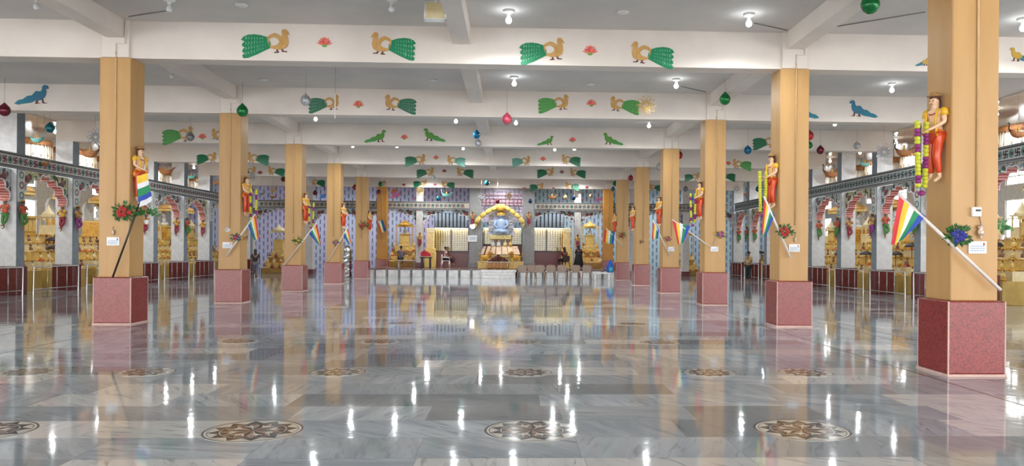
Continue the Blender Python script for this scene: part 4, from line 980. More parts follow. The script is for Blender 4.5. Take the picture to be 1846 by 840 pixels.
def arch_poly(hw, z0, zt, cusp=True):
    pts = [(-hw, zt), (hw, zt), (hw, z0)]
    base = [(hw - .12, z0), (hw * .78, z0 + (zt - z0) * .36), (hw * .5, z0 + (zt - z0) * .62), (hw * .2, z0 + (zt - z0) * .78), (0, z0 + (zt - z0) * .9)]
    arc = []
    for (a, b) in zip(base[:-1], base[1:]):
        a, b = Vector(a), Vector(b); mid = (a + b) / 2; n = Vector((b.y - a.y, -(b.x - a.x))); n.normalize()
        if n.y < 0: n = -n
        n = (n + Vector((.6, .2))).normalized() * (a - b).length * .34
        for i in range(5):
            t = i / 5; arc.append(tuple(a.lerp(b, t) + n * 4 * t * (1 - t)))
    arc.append(base[-1])
    pts += arc + [(-x, z) for x, z in arc[-2::-1]] + [(-hw, z0)]
    return pts
def edge_band(poly, t=.05):
    """ribbon that follows the cusped edge"""
    arc = poly[3:-1]; c = Vector((0, 3.6)); out = [tuple(Vector(p) + (Vector(p) - Vector((0, 2.4))).normalized() * t) for p in arc]
    return list(arc) + out[::-1]
def make_arch(om, name_lab, hw=1.36, z0=3.02, zt=4.06, thick=.3):
    r = thing('cusped_arch', (0, 0, 0), name_lab, 'arch', None)
    p = arch_poly(hw, z0, zt); e = MB().prism(p, -thick / 2, thick / 2, 'xz', 0, 1); q = edge_band(p)
    n = len(q) // 2
    for sgn in (-1, 1):
        y0, y1 = sgn * thick / 2, sgn * (thick / 2 + .02)
        for i in range(n - 1):
            e.prism([q[i], q[i + 1], q[2 * n - 2 - i], q[2 * n - 1 - i]], y0, y1, 'xz', 2)
    m = e
    for sx in (-1, 1):
        for y in (-thick / 2 - .012, thick / 2 + .012):
            m.ell((sx * hw * .74, y, zt - .26), (.13, .012, .13), 12, 6, 3); m.ell((sx * hw * .74, y * 1.05, zt - .26), (.06, .014, .06), 10, 6, 4)
            m.ell((sx * hw * .4, y, zt - .16), (.07, .012, .05), 10, 6, 4)
    m.build('spandrel', [om, STRIPE, WCOL, MAG, PLEAF], r)
    return r
A1 = make_arch(ORN1, ''); A2 = make_arch(ORN2, '')
used = {id(A1): False, id(A2): False}
def put_arch(A, loc, rz, lab, grp):
    if not used[id(A)]: used[id(A)] = True; A.location = loc; A.rotation_euler = (0, 0, rz); A['label'] = lab; A['group'] = grp
    else: dup(A, loc, lab, grp, rz)
def make_acol(om):
    r = thing('arcade_column', (0, 0, 0), '', 'column', None); s = MB()
    x, y = .3, .21
    s.box(-x, x, -y, y, .92, ZC - .005, 0)
    # the narrow faces towards the hall and the aisle are painted grey
    s.box(x, x + .006, -y, y, .92, ZC - .005, 1).box(-x - .006, -x, -y, y, .92, ZC - .005, 1)
    s.build('shaft', [WCOL, GCOL], r)
    MB().rbox(-.37, .37, -.28, .28, 0, .92, .012).build('plinth', MARO, r)
    o = MB()
    for sx in (-1, 1):
        o.box(min(sx * .306, sx * .33), max(sx * .306, sx * .33), -.17, .17, 3.0, 4.05, 0)
        for k in range(3):
            z = 3.22 + k * .33; X = sx * .337
            n = 12; q = [(math.cos(2 * PI * i / n), math.sin(2 * PI * i / n)) for i in range(n)]
            o.add([(X, a * .12, z + b * .12) for a, b in q] + [(X, a * .075, z + b * .075) for a, b in q], [(i, (i + 1) % n, n + (i + 1) % n, n + i) for i in range(n)], 1 + k % 2)
    o.build('motif_strip', [FRZ, TEALM, SWM], r)
    return r
AC = make_acol(None); ac_used = [False]
def put_acol(loc, lab, rz=0):
    g = 'white arcade columns on maroon plinths'
    if not ac_used[0]: ac_used[0] = True; AC.location = loc; AC['label'] = lab; AC['group'] = g; AC.rotation_euler = (0, 0, rz)
    else: dup(AC, loc, lab, g, rz)
# dancers on the columns
dpose = dict(ell=(-.16, .03, .68), wrl=(-.06, .09, .7), pll=(-.02, .1, .72), elr=(.17, .03, .66), wrr=(.08, .1, .6), plr=(.04, .12, .6), knl=(-.1, .08, .3), anl=(.04, .05, .14), tol=(.1, .08, .1), knr=(.06, .05, .28), anr=(.02, .0, .05), tor=(.06, .06, .0))
DV = {}
def dancer_kind(tm, bm, key):
    ps = figure(dpose, .95, SKIN, tm, bm, HAIR, topk='short', hair='bun')
    crown = MB().lathe([(.05, 0), (.055, .02), (.03, .05), (.004, .07)], Vector((0, .01, .97)) * .95, 10).mesh('crown', GOLD)
    DV[key] = ps + [('crown', crown)]
dancer_kind(ORNG, GREEN, 'og'); dancer_kind(YELL, MAG, 'ym'); dancer_kind(TAN, MAG, 'tm'); dancer_kind(TAN, PURP, 'tp')
DR = {}
def dancer(key, loc, rz, lab):
    if key not in DR:
        r = thing('dancer_statue', loc, lab, 'statue', 'small painted dancers on the arcade columns', rz); DR[key] = r
        for n, me in DV[key]: place(n, me, r)
    else: dup(DR[key], loc, lab, rz=rz)
for side, X in ((0, XAL), (1, XAR)):
    seen = 0
    for j, y in enumerate(BAYS):
        if j == len(BAYS) - 1: pass
        n_ = ORD[j] if j < len(ORD) else str(j)
        sd = SIDE[side]
        put_acol((X, y, 0), 'white column on maroon plinth, %s along the %s arcade counted from the camera' % (n_, sd))
        if j < len(BAYS) - 1:
            ym = y + HS / 2
            put_arch(A1 if (j + side) % 2 == 0 else A2, (X, ym, 0), PI / 2, 'cusped arch with painted spandrels, %s opening of the %s arcade' % (n_, sd), 'cusped arches of the side arcades')
        if y > 21:
            key = ['ym', 'ym', 'tm'][j % 3] if side == 0 else ['og', 'tm', 'og'][j % 3]
            if side == 0 and j == 2: key = 'og'
            dancer(key, (X, y - .21 - .085, 2.12), PI, 'small painted dancer on the front of the %s column of the %s arcade' % (n_, sd))
            if j % 2 == 0 or j < 4:
                dancer('tp' if j % 2 else 'og', (X + (.39 if side == 0 else -.39), y, 2.1), (-PI / 2 - .3) if side == 0 else (PI / 2 + .3), 'small painted dancer on the hall face of the %s column of the %s arcade' % (n_, sd))
        # steel railing in front of each opening
        if j < len(BAYS) - 1 and y > 20:
            xr = X + (.62 if side == 0 else -.62); l = 1.32; m = MB(); yc = y + HS / 2 - .1
            r = thing('steel_railing', (xr, yc, 0), 'low steel railing before the %s opening of the %s arcade' % (n_, sd), 'railing', 'steel railings along the arcades')
            if side == 0 and 'RAILM' in globals(): pass
            if 'RAILP' not in globals():
                a = MB().tube([(0, -l, 0), (0, -l, .9), (0, l, .9), (0, l, 0)], .024, 8, smooth=False); b = MB().tube([(0, -l, .16), (0, l, .16)], .016, 8)
                c = [MB().tube([(0, q, 0), (0, q, .9)], .014, 8).mesh('baluster', STEEL) for q in (-.55, 0, .6)]
                RAILP = [('top_rail', a.mesh('top_rail', STEEL)), ('bottom_rail', b.mesh('bottom_rail', STEEL))] + [('baluster', q) for q in c]
            for n, me in RAILP: place(n, me, r)

# ------------------------------------------------------------------ idols (small seated figures) and shrine displays
def idol_meshes(body, robe, hair, crown):
    b = MB()
    b.lathe([(.085, 0), (.1, .02), (.095, .05), (.05, .07)], seg=10, m=1, sy=.8)
    b.tube([(-.08, .0, .04), (-.03, -.07, .045), (.05, -.06, .045)], [.028, .026, .014], 6, 1).tube([(.08, .0, .04), (.03, -.075, .04), (-.05, -.06, .04)], [.028, .026, .014], 6, 1)
    b.lathe([(.045, .05), (.05, .09), (.058, .14), (.05, .17), (.02, .185), (.018, .2)], seg=10, m=0, sy=.7)
    for s_ in (-1, 1): b.tube([(s_ * .055, 0, .165), (s_ * .075, -.01, .11), (s_ * .03, -.05, .075)], [.02, .016, .012], 6, 0)
    b.ell((0, -.003, .225), (.032, .034, .038), 10, 6, 0); b.ell((0, .006, .236), (.035, .034, .034), 10, 6, 2)
    b.lathe([(.03, 0), (.026, .02), (.01, .045), (.002, .055)], (0, 0, .258), 8, 3)
    return b.mesh('idol', [body, robe, hair, crown])
IM = [idol_meshes(GOLDL, GOLD, HAIR, GOLD), idol_meshes(SKIN, CREAM, HAIR, GOLD), idol_meshes(CREAM, GOLDL, HAIR, GOLD), idol_meshes(GOLDL, ORNG, HAIR, GOLD), idol_meshes(MARBW, MARBW, MARBW, GOLD), idol_meshes(SKIN, MAG, HAIR, GOLD)]
idolc = [0]
def idol(loc, k, s_, rz, lab, grp):
    o = place('seated_idol', IM[k], None, loc, rz); o.scale = (s_,) * 3; tag(o, lab, 'figurine', grp); return o
UMB = MB().lathe([(.002, .2), (.18, .17), (.36, .09), (.44, .0), (.445, -.08), (.43, -.08), (.41, .0), (.1, .12), (.002, .14)], seg=20)
def umbrella_meshes(m): return [('canopy', UMB.mesh('canopy', m)), ('finial', MB().lathe([(.03, 0), (.045, .04), (.02, .08), (.002, .13)], (0, 0, .2), 8).mesh('finial', GOLD)), ('fringe', MB().lathe([(.435, -.08), (.44, -.18), (.43, -.18), (.425, -.08)], seg=20, smooth=False).mesh('fringe', GOLDL))]
UM = umbrella_meshes(TAN); UMD = umbrella_meshes(mat('dark_parasol', (60, 52, 54), .5))
rnd = random.Random(5)
IN_ = ['gold seated', 'brown-skinned seated', 'cream seated', 'gold and orange seated', 'white marble seated', 'maroon-robed seated']
def shrine(side, j, y):
    sg = 1 if side == 0 else -1                      # steps face the hall
    X0 = XAL - .75 if side == 0 else XAR + .75
    n_ = ORD[j]; sd = SIDE[side]
    far = j > 6
    r = thing('stepped_shrine', (X0, y, 0), 'gold stepped shrine behind the %s opening of the %s arcade' % (n_, sd), 'shrine', 'stepped shrines of the side aisles', 0 if side == 1 else PI)
    # local: steps rise towards +x
    st = MB(); L = 1.38
    st.rbox(0, 3.0, -L, L, 0, .72, .01).build('base', mat('olive_gold_base', (196, 166, 92), .35, c2=(182, 150, 78), scale=4), r)
    tiers = [(.12, .72, 1.04), (.5, 1.04, 1.36), (.88, 1.36, 1.7), (1.26, 1.7, 2.02)]
    for q, (x, z0, z1) in enumerate(tiers):
        m = MB().box(x + .22, 3.0, -L + .05, L - .05, z0, z1 - .02, 0)
        # wavy gilded rim of the tier
        k = 0; yy = -L + .05
        while yy < L - .1:
            m.prism([(yy, z1 - .02), (yy + .07, z1 + .05), (yy + .14, z1 - .02)], x + .205, x + .222, 'yz', 1); yy += .14
        m.build('tier', [GOLDL if q % 2 else CREAM, GOLD], r)
    ped = (j * 7 + side * 3) % 3
    yo = (-.35, .0, .4)[ped]
    pd = MB().rbox(1.75, 2.6, yo - .4, yo + .4, 2.0, 2.7, .015).box(1.68, 2.68, yo - .47, yo + .47, 2.68, 2.76, 1).box(1.7, 2.65, yo - .45, yo + .45, 2.0, 2.08, 1)
    for q in (-.26, 0, .26): pd.rbox(1.72, 1.76, yo + q - .1, yo + q + .1, 2.16, 2.6, .01, 1)
    pd.build('pedestal', [GOLD, GOLDL], r)
    bk = MB().prism([(yo - .42, 2.76), (yo + .42, 2.76), (yo + .42, 3.35), (yo + .3, 3.55), (yo, 3.68), (yo - .3, 3.55), (yo - .42, 3.35)], 2.5, 2.6, 'yz')
    bk.build('back_plate', MARBW, r)
    # kiosk beside it
    yk = yo + (.95 if yo < .2 else -.95); kb = MB().rbox(1.9, 2.4, yk - .24, yk + .24, 2.0, 2.45, .01)
    for a in (-.2, .2):
        for b in (1.95, 2.35): kb.tube([(b, yk + a, 2.45), (b, yk + a, 2.8)], .03, 6)
    kb.box(1.88, 2.42, yk - .26, yk + .26, 2.8, 2.86).lathe([(.26, 0), (.22, .08), (.1, .22), (.04, .36), (.002, .46)], (2.15, yk, 2.86), 10)
    kb.build('kiosk', CREAM, r)
    def W(lx, ly, z):                                  # local to world
        return (X0 + lx, y + ly, z) if side == 1 else (X0 - lx, y - ly, z)
    rz = (-PI / 2) if side == 1 else PI / 2            # idols look to the hall (their -y)
    g1 = 'seated idols on the tiers of the side aisle shrines'
    big = idol(W(2.1, yo, 2.76), 4, 2.6, rz - .4 * (1 if side == 1 else -1), 'white marble seated idol on the pedestal of the %s %s aisle shrine' % (n_, sd), 'large marble idols of the side aisles')
    u = thing('ceremonial_umbrella', W(2.05, yo, 3.75), 'tan umbrella canopy over the marble idol of the %s %s aisle shrine' % (n_, sd), 'umbrella', 'umbrella canopies over the idols')
    for n, me in UM: place(n, me, u)
    MB().tube([(0, 0, 0), ((.4 if side == 1 else -.4), 0, -.6)], .018, 6).build('rod', GOLD, u)
    k = 6 if far else 5
    for q in range(4):
        x = tiers[q][0] + .04 if q == 0 else tiers[q - 1][0] + .36
        z = (.72, 1.02, 1.34, 1.68)[q]
        nn = 5
        for i in range(nn):
            if (q + i + j) % 7 == 6 and q in (1, 2):
                u = thing('small_parasol', W(x + .1, -1.1 + i * .55, z + .5), 'small dark parasol on a stick over the idols of the %s %s shrine, tier %s' % (n_, sd, ORD[q]), 'umbrella', 'small dark parasols'); u.scale = (.6,) * 3
                for n, me in UMD[:1]: place(n, me, u)
                MB().tube([(0, 0, .1), (0, 0, -.5 / .6)], .02, 6).build('stick', BLACK, u); continue
            kk = rnd.choice([0, 0, 1, 2, 2, 3, 5, 1, 0])
            idol(W(x + .0, -1.1 + i * .55 + rnd.uniform(-.05, .05), z), kk, rnd.uniform(1.2, 1.42), rz + rnd.uniform(-.2, .2), '%s idol, %s from the front end, %s tier, %s %s aisle shrine' % (IN_[kk], ORD[i], ORD[q], n_, sd), 'tier idols of the %s %s aisle shrine' % (n_, sd))
    # tall far backdrop with stepped outline
    if j % 2 == 0:
        t = MB().prism([(-1.0, 0), (1.0, 0), (1.0, 3.1), (.85, 3.2), (.85, 3.55), (.55, 3.6), (.5, 3.9), (.2, 4.05), (0, 4.35), (-.2, 4.05), (-.5, 3.9), (-.55, 3.6), (-.85, 3.55), (-.85, 3.2), (-1.0, 3.1)], 3.35, 3.5, 'yz')
        if j > 6 or side == 1 and j == 4: t.build('niche_backdrop', WCOL, r)
for side in (0, 1):
    for j, y in enumerate(BAYS[:-1]):
        if y + HS > (24.5 if side == 0 else 20.5) and j > 0: shrine(side, j, y + HS / 2)
# fringed round canopies hanging over the shrines
cm = MB().lathe([(.002, .3), (.5, .26), (1.15, .16), (1.2, .13), (1.2, -.05), (1.17, -.05), (1.12, .08), (.5, .18), (.002, .2)], seg=28).mesh('canopy', mat('canopy_brown', (190, 128, 78), .5, c2=(160, 100, 56), scale=6))
fm = MB()
for i in range(44):
    a = 2 * PI * i / 44; c, s_ = math.cos(a) * 1.17, math.sin(a) * 1.17; l = .35 + .25 * (i % 2)
    fm.tube([(c, s_, -.05), (c, s_, -.05 - l)], .012, 5, 1); fm.ell((c, s_, -.08 - l), (.022, .022, .06), 6, 4, 0)
fm = fm.mesh('fringe', [mat('tassel_brown', (150, 108, 70), .6), mat('bead_cream', (226, 206, 176), .5)])
vm = MB().lathe([(1.1, -.05), (1.12, -.62), (1.1, -.62), (1.08, -.05)], seg=32, smooth=False).mesh('valance', mat('valance_cream', (250, 242, 228), .6))
hm = MB().tube([(0, 0, .25), (0, 0, .62)], .02, 6).mesh('hanger', STEEL)
for side, X in ((0, -19.1), (1, 16.8)):
    for j, y in enumerate(BAYS[:-1]):
        if y < 20.5: continue
        r = thing('fringed_canopy', (X, y + HS / 2, 5.5), 'brown round canopy with cream fringe above the %s shrine of the %s aisle' % (ORD[j], SIDE[side]), 'canopy', 'round fringed canopies over the side aisle shrines')
        for n, me in (('canopy', cm), ('fringe', fm), ('valance', vm), ('hanger', hm)): place(n, me, r)

# ------------------------------------------------------------------ back arcade and stage
YS = 44.1; SZ = .46; YBK = ROWY[6] + .98             # stage front, height, back arcade plane
xs0, xs1 = atY(654, 490, YS).x, atY(1135, 490, YS).x
r = thing('marble_stage', (0, YS, 0), 'low stage with white marble front panels before the back arcade', 'stage')
MB().box(xs0 - .02, xs1, .06, YB - YS - .01, .001, SZ - .03, 1).box(xs0 - .06, xs1 + .06, -.05, YB - YS - .01, SZ - .03, SZ, 0).build('platform', [mat('stage_top', (96, 66, 62), .2), DARK], r)
x = xs0; pitch = .672; stx0, stx1 = atY(869, 495, YS).x, atY(929, 495, YS).x
while x < xs1 - .3:
    if not (stx0 - .3 < x + .3 < stx1 + .3): MB().rbox(x + .06, x + .61, -.03, .058, .0, SZ - .035, .006).build('panel', MARBW, r)
    MB().rbox(x - .05, x + .04, -.075, -.005, 0, .035, .004).rbox(x - .035, x + .03, -.07, -.052, .035, SZ + .05, .004).build('post', mat('post_grey', (150, 148, 146), .4), r)
    x += pitch
s = thing('marble_steps', ((stx0 + stx1) / 2, YS - .45, 0), 'white marble steps at the middle of the stage front', 'steps'); hw = (stx1 - stx0) / 2
MB().rbox(-hw, hw, -.35, .35, 0, .16, .01).build('step', MARBW, s); MB().rbox(-hw, hw, 0.0, .35, .162, .32, .01).build('step', MARBW, s); MB().rbox(-hw - .05, hw + .05, .2, .36, .322, .46, .01).build('step', MARBW, s)
# back columns
bx = [atY(u, 400, YBK).x for u in (452, 560, 655, 757, 857, 953, 1041, 1140, 1235, 1330)]
names = ['first', 'second', 'third', 'fourth', 'fifth', 'sixth', 'seventh', 'eighth', 'ninth', 'tenth']
for i, X in enumerate(bx):
    big = i in (4, 5)
    r = thing('shrine_pillar' if big else 'back_column', (X, YBK, SZ if xs0 < X < xs1 else 0), ('grey square pillar at the %s of the central shrine' % ('left' if i == 4 else 'right')) if big else 'pale narrow column of the back arcade, %s from the left' % names[i], 'column')
    z0 = r.location.z; h = .36 if big else .2
    MB().rbox(-h, h, -.3, .3, .0, ZB - z0 if not big else ZC - z0 - .01, .01).build('shaft', mat('pillar_grey', (150, 150, 150), .5) if big else mat('back_column_white', (206, 200, 196), .5), r)
    MB().rbox(-h - .05, h + .05, -.35, .35, 0, .3, .01).build('plinth', mat('plinth_grey', (130, 130, 132), .4) if big else MARO, r)
for i in range(len(bx) - 1):
    if i == 4: continue
    w_ = (bx[i + 1] - bx[i]) / 2 - .2
    rr = make_arch(ORN2, 'cusped arch of the back arcade, %s opening from the left' % names[i], w_, 3.12, 4.06, .24); rr.location = ((bx[i] + bx[i + 1]) / 2, YBK, 0); rr['group'] = 'cusped arches of the back arcade'
# guardians on shrine pillars
for u, s_ in ((852, 'left'), (953, 'right')):
    p = atY(u, 403, YBK - .3); dancer('tm', (p.x, YBK - .3 - .12, p.z - .2), PI, 'brown and red guardian figure on the %s shrine pillar' % s_)
for u, v, s_ in ((757, 447, 'fourth'), (1041, 450, 'seventh')):
    p = atY(u, v, YBK - .3); dancer('ym', (p.x, YBK - .3 - .09, p.z), PI, 'small painted dancer on the %s column of the back arcade' % s_)
# lit round clock
p = atY(852, 408, YBK - .31); r = thing('round_lamp', p, 'round glowing white lamp on the left shrine pillar', 'lamp')
MB().lathe([(.15, 0), (.16, .03), (.14, .06), (.002, .07)], seg=20).xf(Matrix.Rotation(PI / 2, 4, 'X')).build('disc', mat('lamp_face', (255, 250, 240), .5, emit=3), r); MB().lathe([(.165, -.01), (.175, .02), (.16, .035)], seg=20).xf(Matrix.Rotation(PI / 2, 4, 'X')).build('rim', STEEL, r)
p = atY(852, 430, YBK - .31); r = thing('notice_board', p, 'small white notice board on the left shrine pillar', 'notice')
MB().rbox(-.28, .28, -.03, 0, -.2, .2, .005).build('board', PLQ, r); MB().box(-.2, .2, -.034, -.03, .05, .08).box(-.2, .15, -.034, -.03, -.04, -.01).build('writing', INK, r)

# display cases with rows of cells
def case(u0, u1, v0, v1, Y, lab, nx, nz, door=True):
    a, b = atY(u0, v1, Y), atY(u1, v0, Y); r = thing('display_case', ((a.x + b.x) / 2, Y, SZ), lab, 'display case', 'glazed display cases of the back wall')
    w2 = (b.x - a.x) / 2; z0, z1 = a.z - SZ, b.z - SZ
    MB().box(-w2, w2, .13, .34, z0, z1).build('back', mat('case_cream', (252, 240, 140), .4), r)
    m = MB(); t = .022
    for i in range(nz + 1): z = z0 + (z1 - z0) * i / nz; m.box(-w2, w2, .0, .13, z - t / 2, z + t / 2)
    shelf_ = m.build('shelves', mat('shelf_olive', (120, 104, 56), .5), r)
    m = MB()
    for i in range(nx + 1): x_ = -w2 + 2 * w2 * i / nx; m.box(x_ - t / 2, x_ + t / 2, .0, .13, z0, z1)
    m.build('dividers', mat('divider_cream', (236, 222, 160), .5), r)
    m = MB()
    for i in range(nx):
        for k in range(nz):
            cx, cz = -w2 + 2 * w2 * (i + .5) / nx, z0 + (z1 - z0) * k / nz + t / 2
            m.lathe([(.03, 0), (.035, .02), (.02, .045), (.016, .07), (.02, .085), (.002, .1)], (cx, .07, cz), 6)
    o = m.build('figurines', GOLD, shelf_); o['kind'] = 'stuff'
    f = MB().box(-w2 - .05, w2 + .05, -.04, .3, z1, z1 + .08).box(-w2 - .05, w2 + .05, -.04, .3, z0 - .06, z0).box(-w2 - .05, -w2, -.04, .3, z0, z1).box(w2, w2 + .05, -.04, .3, z0, z1)
    if door: f.box(-.03, .03, -.045, 0, z0, z1)
    g = MB().box(-w2, w2, -.02, -.015, z0, z1).build('glass', GLASS, f.build('frame', BLACK, r))
    MB().tube([(-w2, .02, z1 - .05), (w2, .02, z1 - .05)], .012, 6).build('strip_lamp', mat('strip_lamp', (255, 244, 200), .5, emit=2), r)
    ld = bpy.data.lights.new('case_light', 'AREA'); ld.shape = 'RECTANGLE'; ld.size = 2 * w2; ld.size_y = .05; ld.energy = 75; ld.color = (1, .93, .7)
    lo = bpy.data.objects.new('case_light', ld); COL.objects.link(lo); lo.parent = r; lo.location = (0, -.06, z1 + .05); lo.rotation_euler = (math.radians(12), 0, 0)
    MB().box(-w2 - .05, w2 + .05, .02, .34, 0, z0 - .06).build('lower_panel', mat('maroon_panel', (96, 36, 42), .3), r)
    return r
mg, ntg, bg, newg, Mg, mixg = node_mat('case_glass')
tg = newg('ShaderNodeBsdfTransparent'); gg = newg('ShaderNodeBsdfGlossy'); gg.inputs['Roughness'].default_value = .06; lw = newg('ShaderNodeMixShader'); lw.inputs[0].default_value = .03
ntg.links.new(tg.outputs[0], lw.inputs[1]); ntg.links.new(gg.outputs[0], lw.inputs[2]); ntg.links.new(lw.outputs[0], ntg.nodes['Material Output'].inputs[0]); GLASS = mg
YC_ = 50.2
case(783, 844, 413, 452, YC_, 'yellow-lit display case with many cells left of the central shrine', 14, 12)
case(871, 940, 413, 440, 52.2, 'yellow-lit display case behind the central throne', 14, 8, False)
case(953, 1017, 413, 452, YC_, 'yellow-lit display case with many cells right of the central shrine', 14, 12)
# fluted panels with slots above the cases
for u0, u1, l in ((783, 844, 'left'), (953, 1017, 'right')):
    a, b = atY(u0, 410, YC_ + .1), atY(u1, 384, YC_ + .1); r = thing('slotted_screen', ((a.x + b.x) / 2, YC_ + .1, a.z), 'pale blue slotted screen above the %s display case' % l, 'screen'); w2 = (b.x - a.x) / 2; h = b.z - a.z
    n = 9
    f = MB().box(-w2, w2, 0.02, .05, 0, h).build('backing', mat('screen_dark', (70, 84, 96), .6), r)
    for i in range(n): x_ = -w2 + 2 * w2 * (i + .5) / n; MB().rbox(x_ - w2 / n * .66, x_ + w2 / n * .66, -.04, .02, .02, h - .02, .01).build('slat', mat('slat_blue', (176, 190, 206), .5), r)
    MB().box(-w2 - .05, w2 + .05, -.06, .06, h, h + .1).build('cornice', mat('cornice_blue', (150, 176, 196), .5), r)
# gilt pillars beside the cases
for u, l in ((776, 'left'), (1022, 'right')):
    p = atY(u, 420, 49.4); r = thing('gilt_pier', (p.x, 49.4, SZ), 'cream pier with stepped base beside the %s display case' % l, 'pier'); z = p.z - SZ
    MB().rbox(-.22, .22, -.2, .2, 1.2, z, .01).build('shaft', mat('pier_cream', (240, 206, 142), .4), r)
    MB().rbox(-.34, .34, -.3, .3, 0, .95, .01).build('base', mat('pier_base', (230, 196, 110), .4), r); MB().rbox(-.3, .3, -.28, .28, .95, 1.2, .01).build('collar', GOLDL, r)
    MB().rbox(-.24, .24, -.22, .22, z, z + .3, .02).build('lantern_top', CREAM, r)

# ------------------------------------------------------------------ central throne
YT = 48.6
p = atY(902, 480, YT); T = thing('marble_throne', (p.x, YT, SZ), 'lavender-white marble throne with scrolled back in the middle of the shrine', 'throne')
m2 = lambda u, v: (atY(u, v, YT).x - p.x, atY(u, v, YT).z - SZ)
prof = [m2(*q) for q in ((880, 424), (881, 392), (884, 384), (892, 378), (897, 372), (903, 369), (909, 372), (914, 378), (921, 384), (925, 392), (926, 424))]
MB().prism(prof, .25, .42).build('back_rest', mat('lavender_marble', (214, 212, 232), .4, c2=(184, 184, 214), scale=12, bump=.4), T)
sc_ = MB()
for q in ((885, 390), (885, 402), (885, 414), (921, 390), (921, 402), (921, 414), (891, 381), (915, 381), (897, 375), (909, 375)):
    x_, z_ = m2(*q); sc_.tube([(x_ + .16 * math.cos(t) * (1 - t / 9), .2, z_ + .16 * math.sin(t) * (1 - t / 9)) for t in [k * .6 for k in range(13)]], .035, 6)
sc_.build('scrolls', mat('cream_scroll', (232, 226, 206), .4, c2=(200, 190, 150), scale=14), T)
a, b = m2(882, 432), m2(922, 424)
MB().rbox(a[0], b[0], -.35, .42, a[1], b[1], .04).build('seat', mat('seat_gold', (226, 208, 150), .4, c2=(200, 176, 104), scale=8), T)
a, b = m2(886, 444), m2(920, 432)
MB().rbox(a[0], b[0], -.2, .42, a[1], b[1], .03).build('base', mat('base_relief', (196, 186, 170), .5, c2=(120, 100, 110), scale=16, bump=.5), T)
a, b = m2(880, 480), m2(926, 445)
MB().rbox(a[0], b[0], .1, .6, 0, b[1], .03).build('foundation', CREAM, T)
q0 = m2(903, 424)
o = idol((p.x + q0[0], YT + .02, SZ + q0[1]), 4, 5.6, 0, 'large pale blue-white seated idol on the marble throne', None); o.data = o.data.copy(); BLUEM = mat('pale_blue_marble', (176, 196, 226), .4)
for i in range(3): o.data.materials[i] = BLUEM
u = thing('ceremonial_umbrella', (p.x + q0[0], YT + .05, SZ + m2(903, 385)[1]), 'gold umbrella over the large blue-white idol', 'umbrella'); u.scale = (.7,) * 3
for n, me in umbrella_meshes(GOLD): place(n, me, u)
MB().tube([(0, 0, .1), (0, .4, .0)], .02, 6).build('rod', GOLD, u)
for i, (x_, k) in enumerate(((-.45, 4), (-.1, 4), (.3, 2), (.62, 0))):
    z_ = m2(903, 444)[1]; idol((p.x + x_, YT - .62, SZ + z_ - .0), k, 1.3, 0, 'white idol on the ledge under the throne, %s from the left' % ORD[i], 'idols under the throne')
# garland arch of yellow cloth
r = thing('garland_arch', (p.x, YT - .12, SZ), 'yellow swagged garland arch over the throne between the grey pillars', 'garland')
path = [m2(*q) for q in ((858, 402), (866, 391), (876, 384), (886, 378), (895, 374), (903, 371), (911, 374), (920, 379), (929, 386), (937, 393), (943, 402))]
for i in range(len(path) - 1):
    a, b = Vector((path[i][0], 0, path[i][1])), Vector((path[i + 1][0], 0, path[i + 1][1]))
    MB().tube([a, a.lerp(b, .3) + Vector((0, -.05, 0)), a.lerp(b, .7) + Vector((0, -.05, 0)), b], [.115, .15, .15, .115], 10).build('swag', mat('garland_cloth', (244, 218, 130), .6, c2=(228, 192, 96), scale=14, bump=.5), r)
for q in (path[0], path[-1]): MB().tube([(q[0], 0, q[1]), (q[0], 0, q[1] - .3)], [.1, .03], 8).build('tail', MATS['garland_cloth'], r)
MB().ell((path[5][0], -.15, path[5][1] - .18), (.28, .08, .16), 12, 7).build('gold_crest', GOLD, r)
# seven sloping painted boards
r = thing('painted_board_row', (p.x, YT - .9, SZ), 'row of seven slanted cream boards below the throne', 'boards')
us = [863, 872, 882, 893, 905, 917, 929, 940]
for i in range(7):
    a = m2(us[i] + (i - 3) * -.6 + 1.2, 458); b = m2(us[i + 1] - (i - 3) * .0 - 1, 444); t0 = m2(us[i] + 2.2, 444)
    x0, x1 = a[0] * .955 , m2(us[i + 1] - .8, 458)[0] * .955
    c0, c1 = (x0 * .86), (x1 * .86)
    bb = MB().add([(x0, -.25, a[1]), (x1, -.25, a[1]), (c1, .25, b[1]), (c0, .25, b[1]), (x0, -.21, a[1] - .04), (x1, -.21, a[1] - .04), (c1, .29, b[1] - .04), (c0, .29, b[1] - .04)], [(0, 1, 2, 3), (7, 6, 5, 4), (0, 4, 5, 1), (1, 5, 6, 2), (2, 6, 7, 3), (3, 7, 4, 0)])
    bb.build('board', mat('board_cream', (236, 206, 160), .4, c2=(196, 160, 140), scale=3), r)
a = m2(864, 461); b = m2(941, 458.5); MB().rbox(a[0] * .94, b[0] * .94, -.3, .1, 0, a[1], .02).build('support', mat('support_gold', (216, 184, 96), .4, c2=(160, 130, 70), scale=5), r)
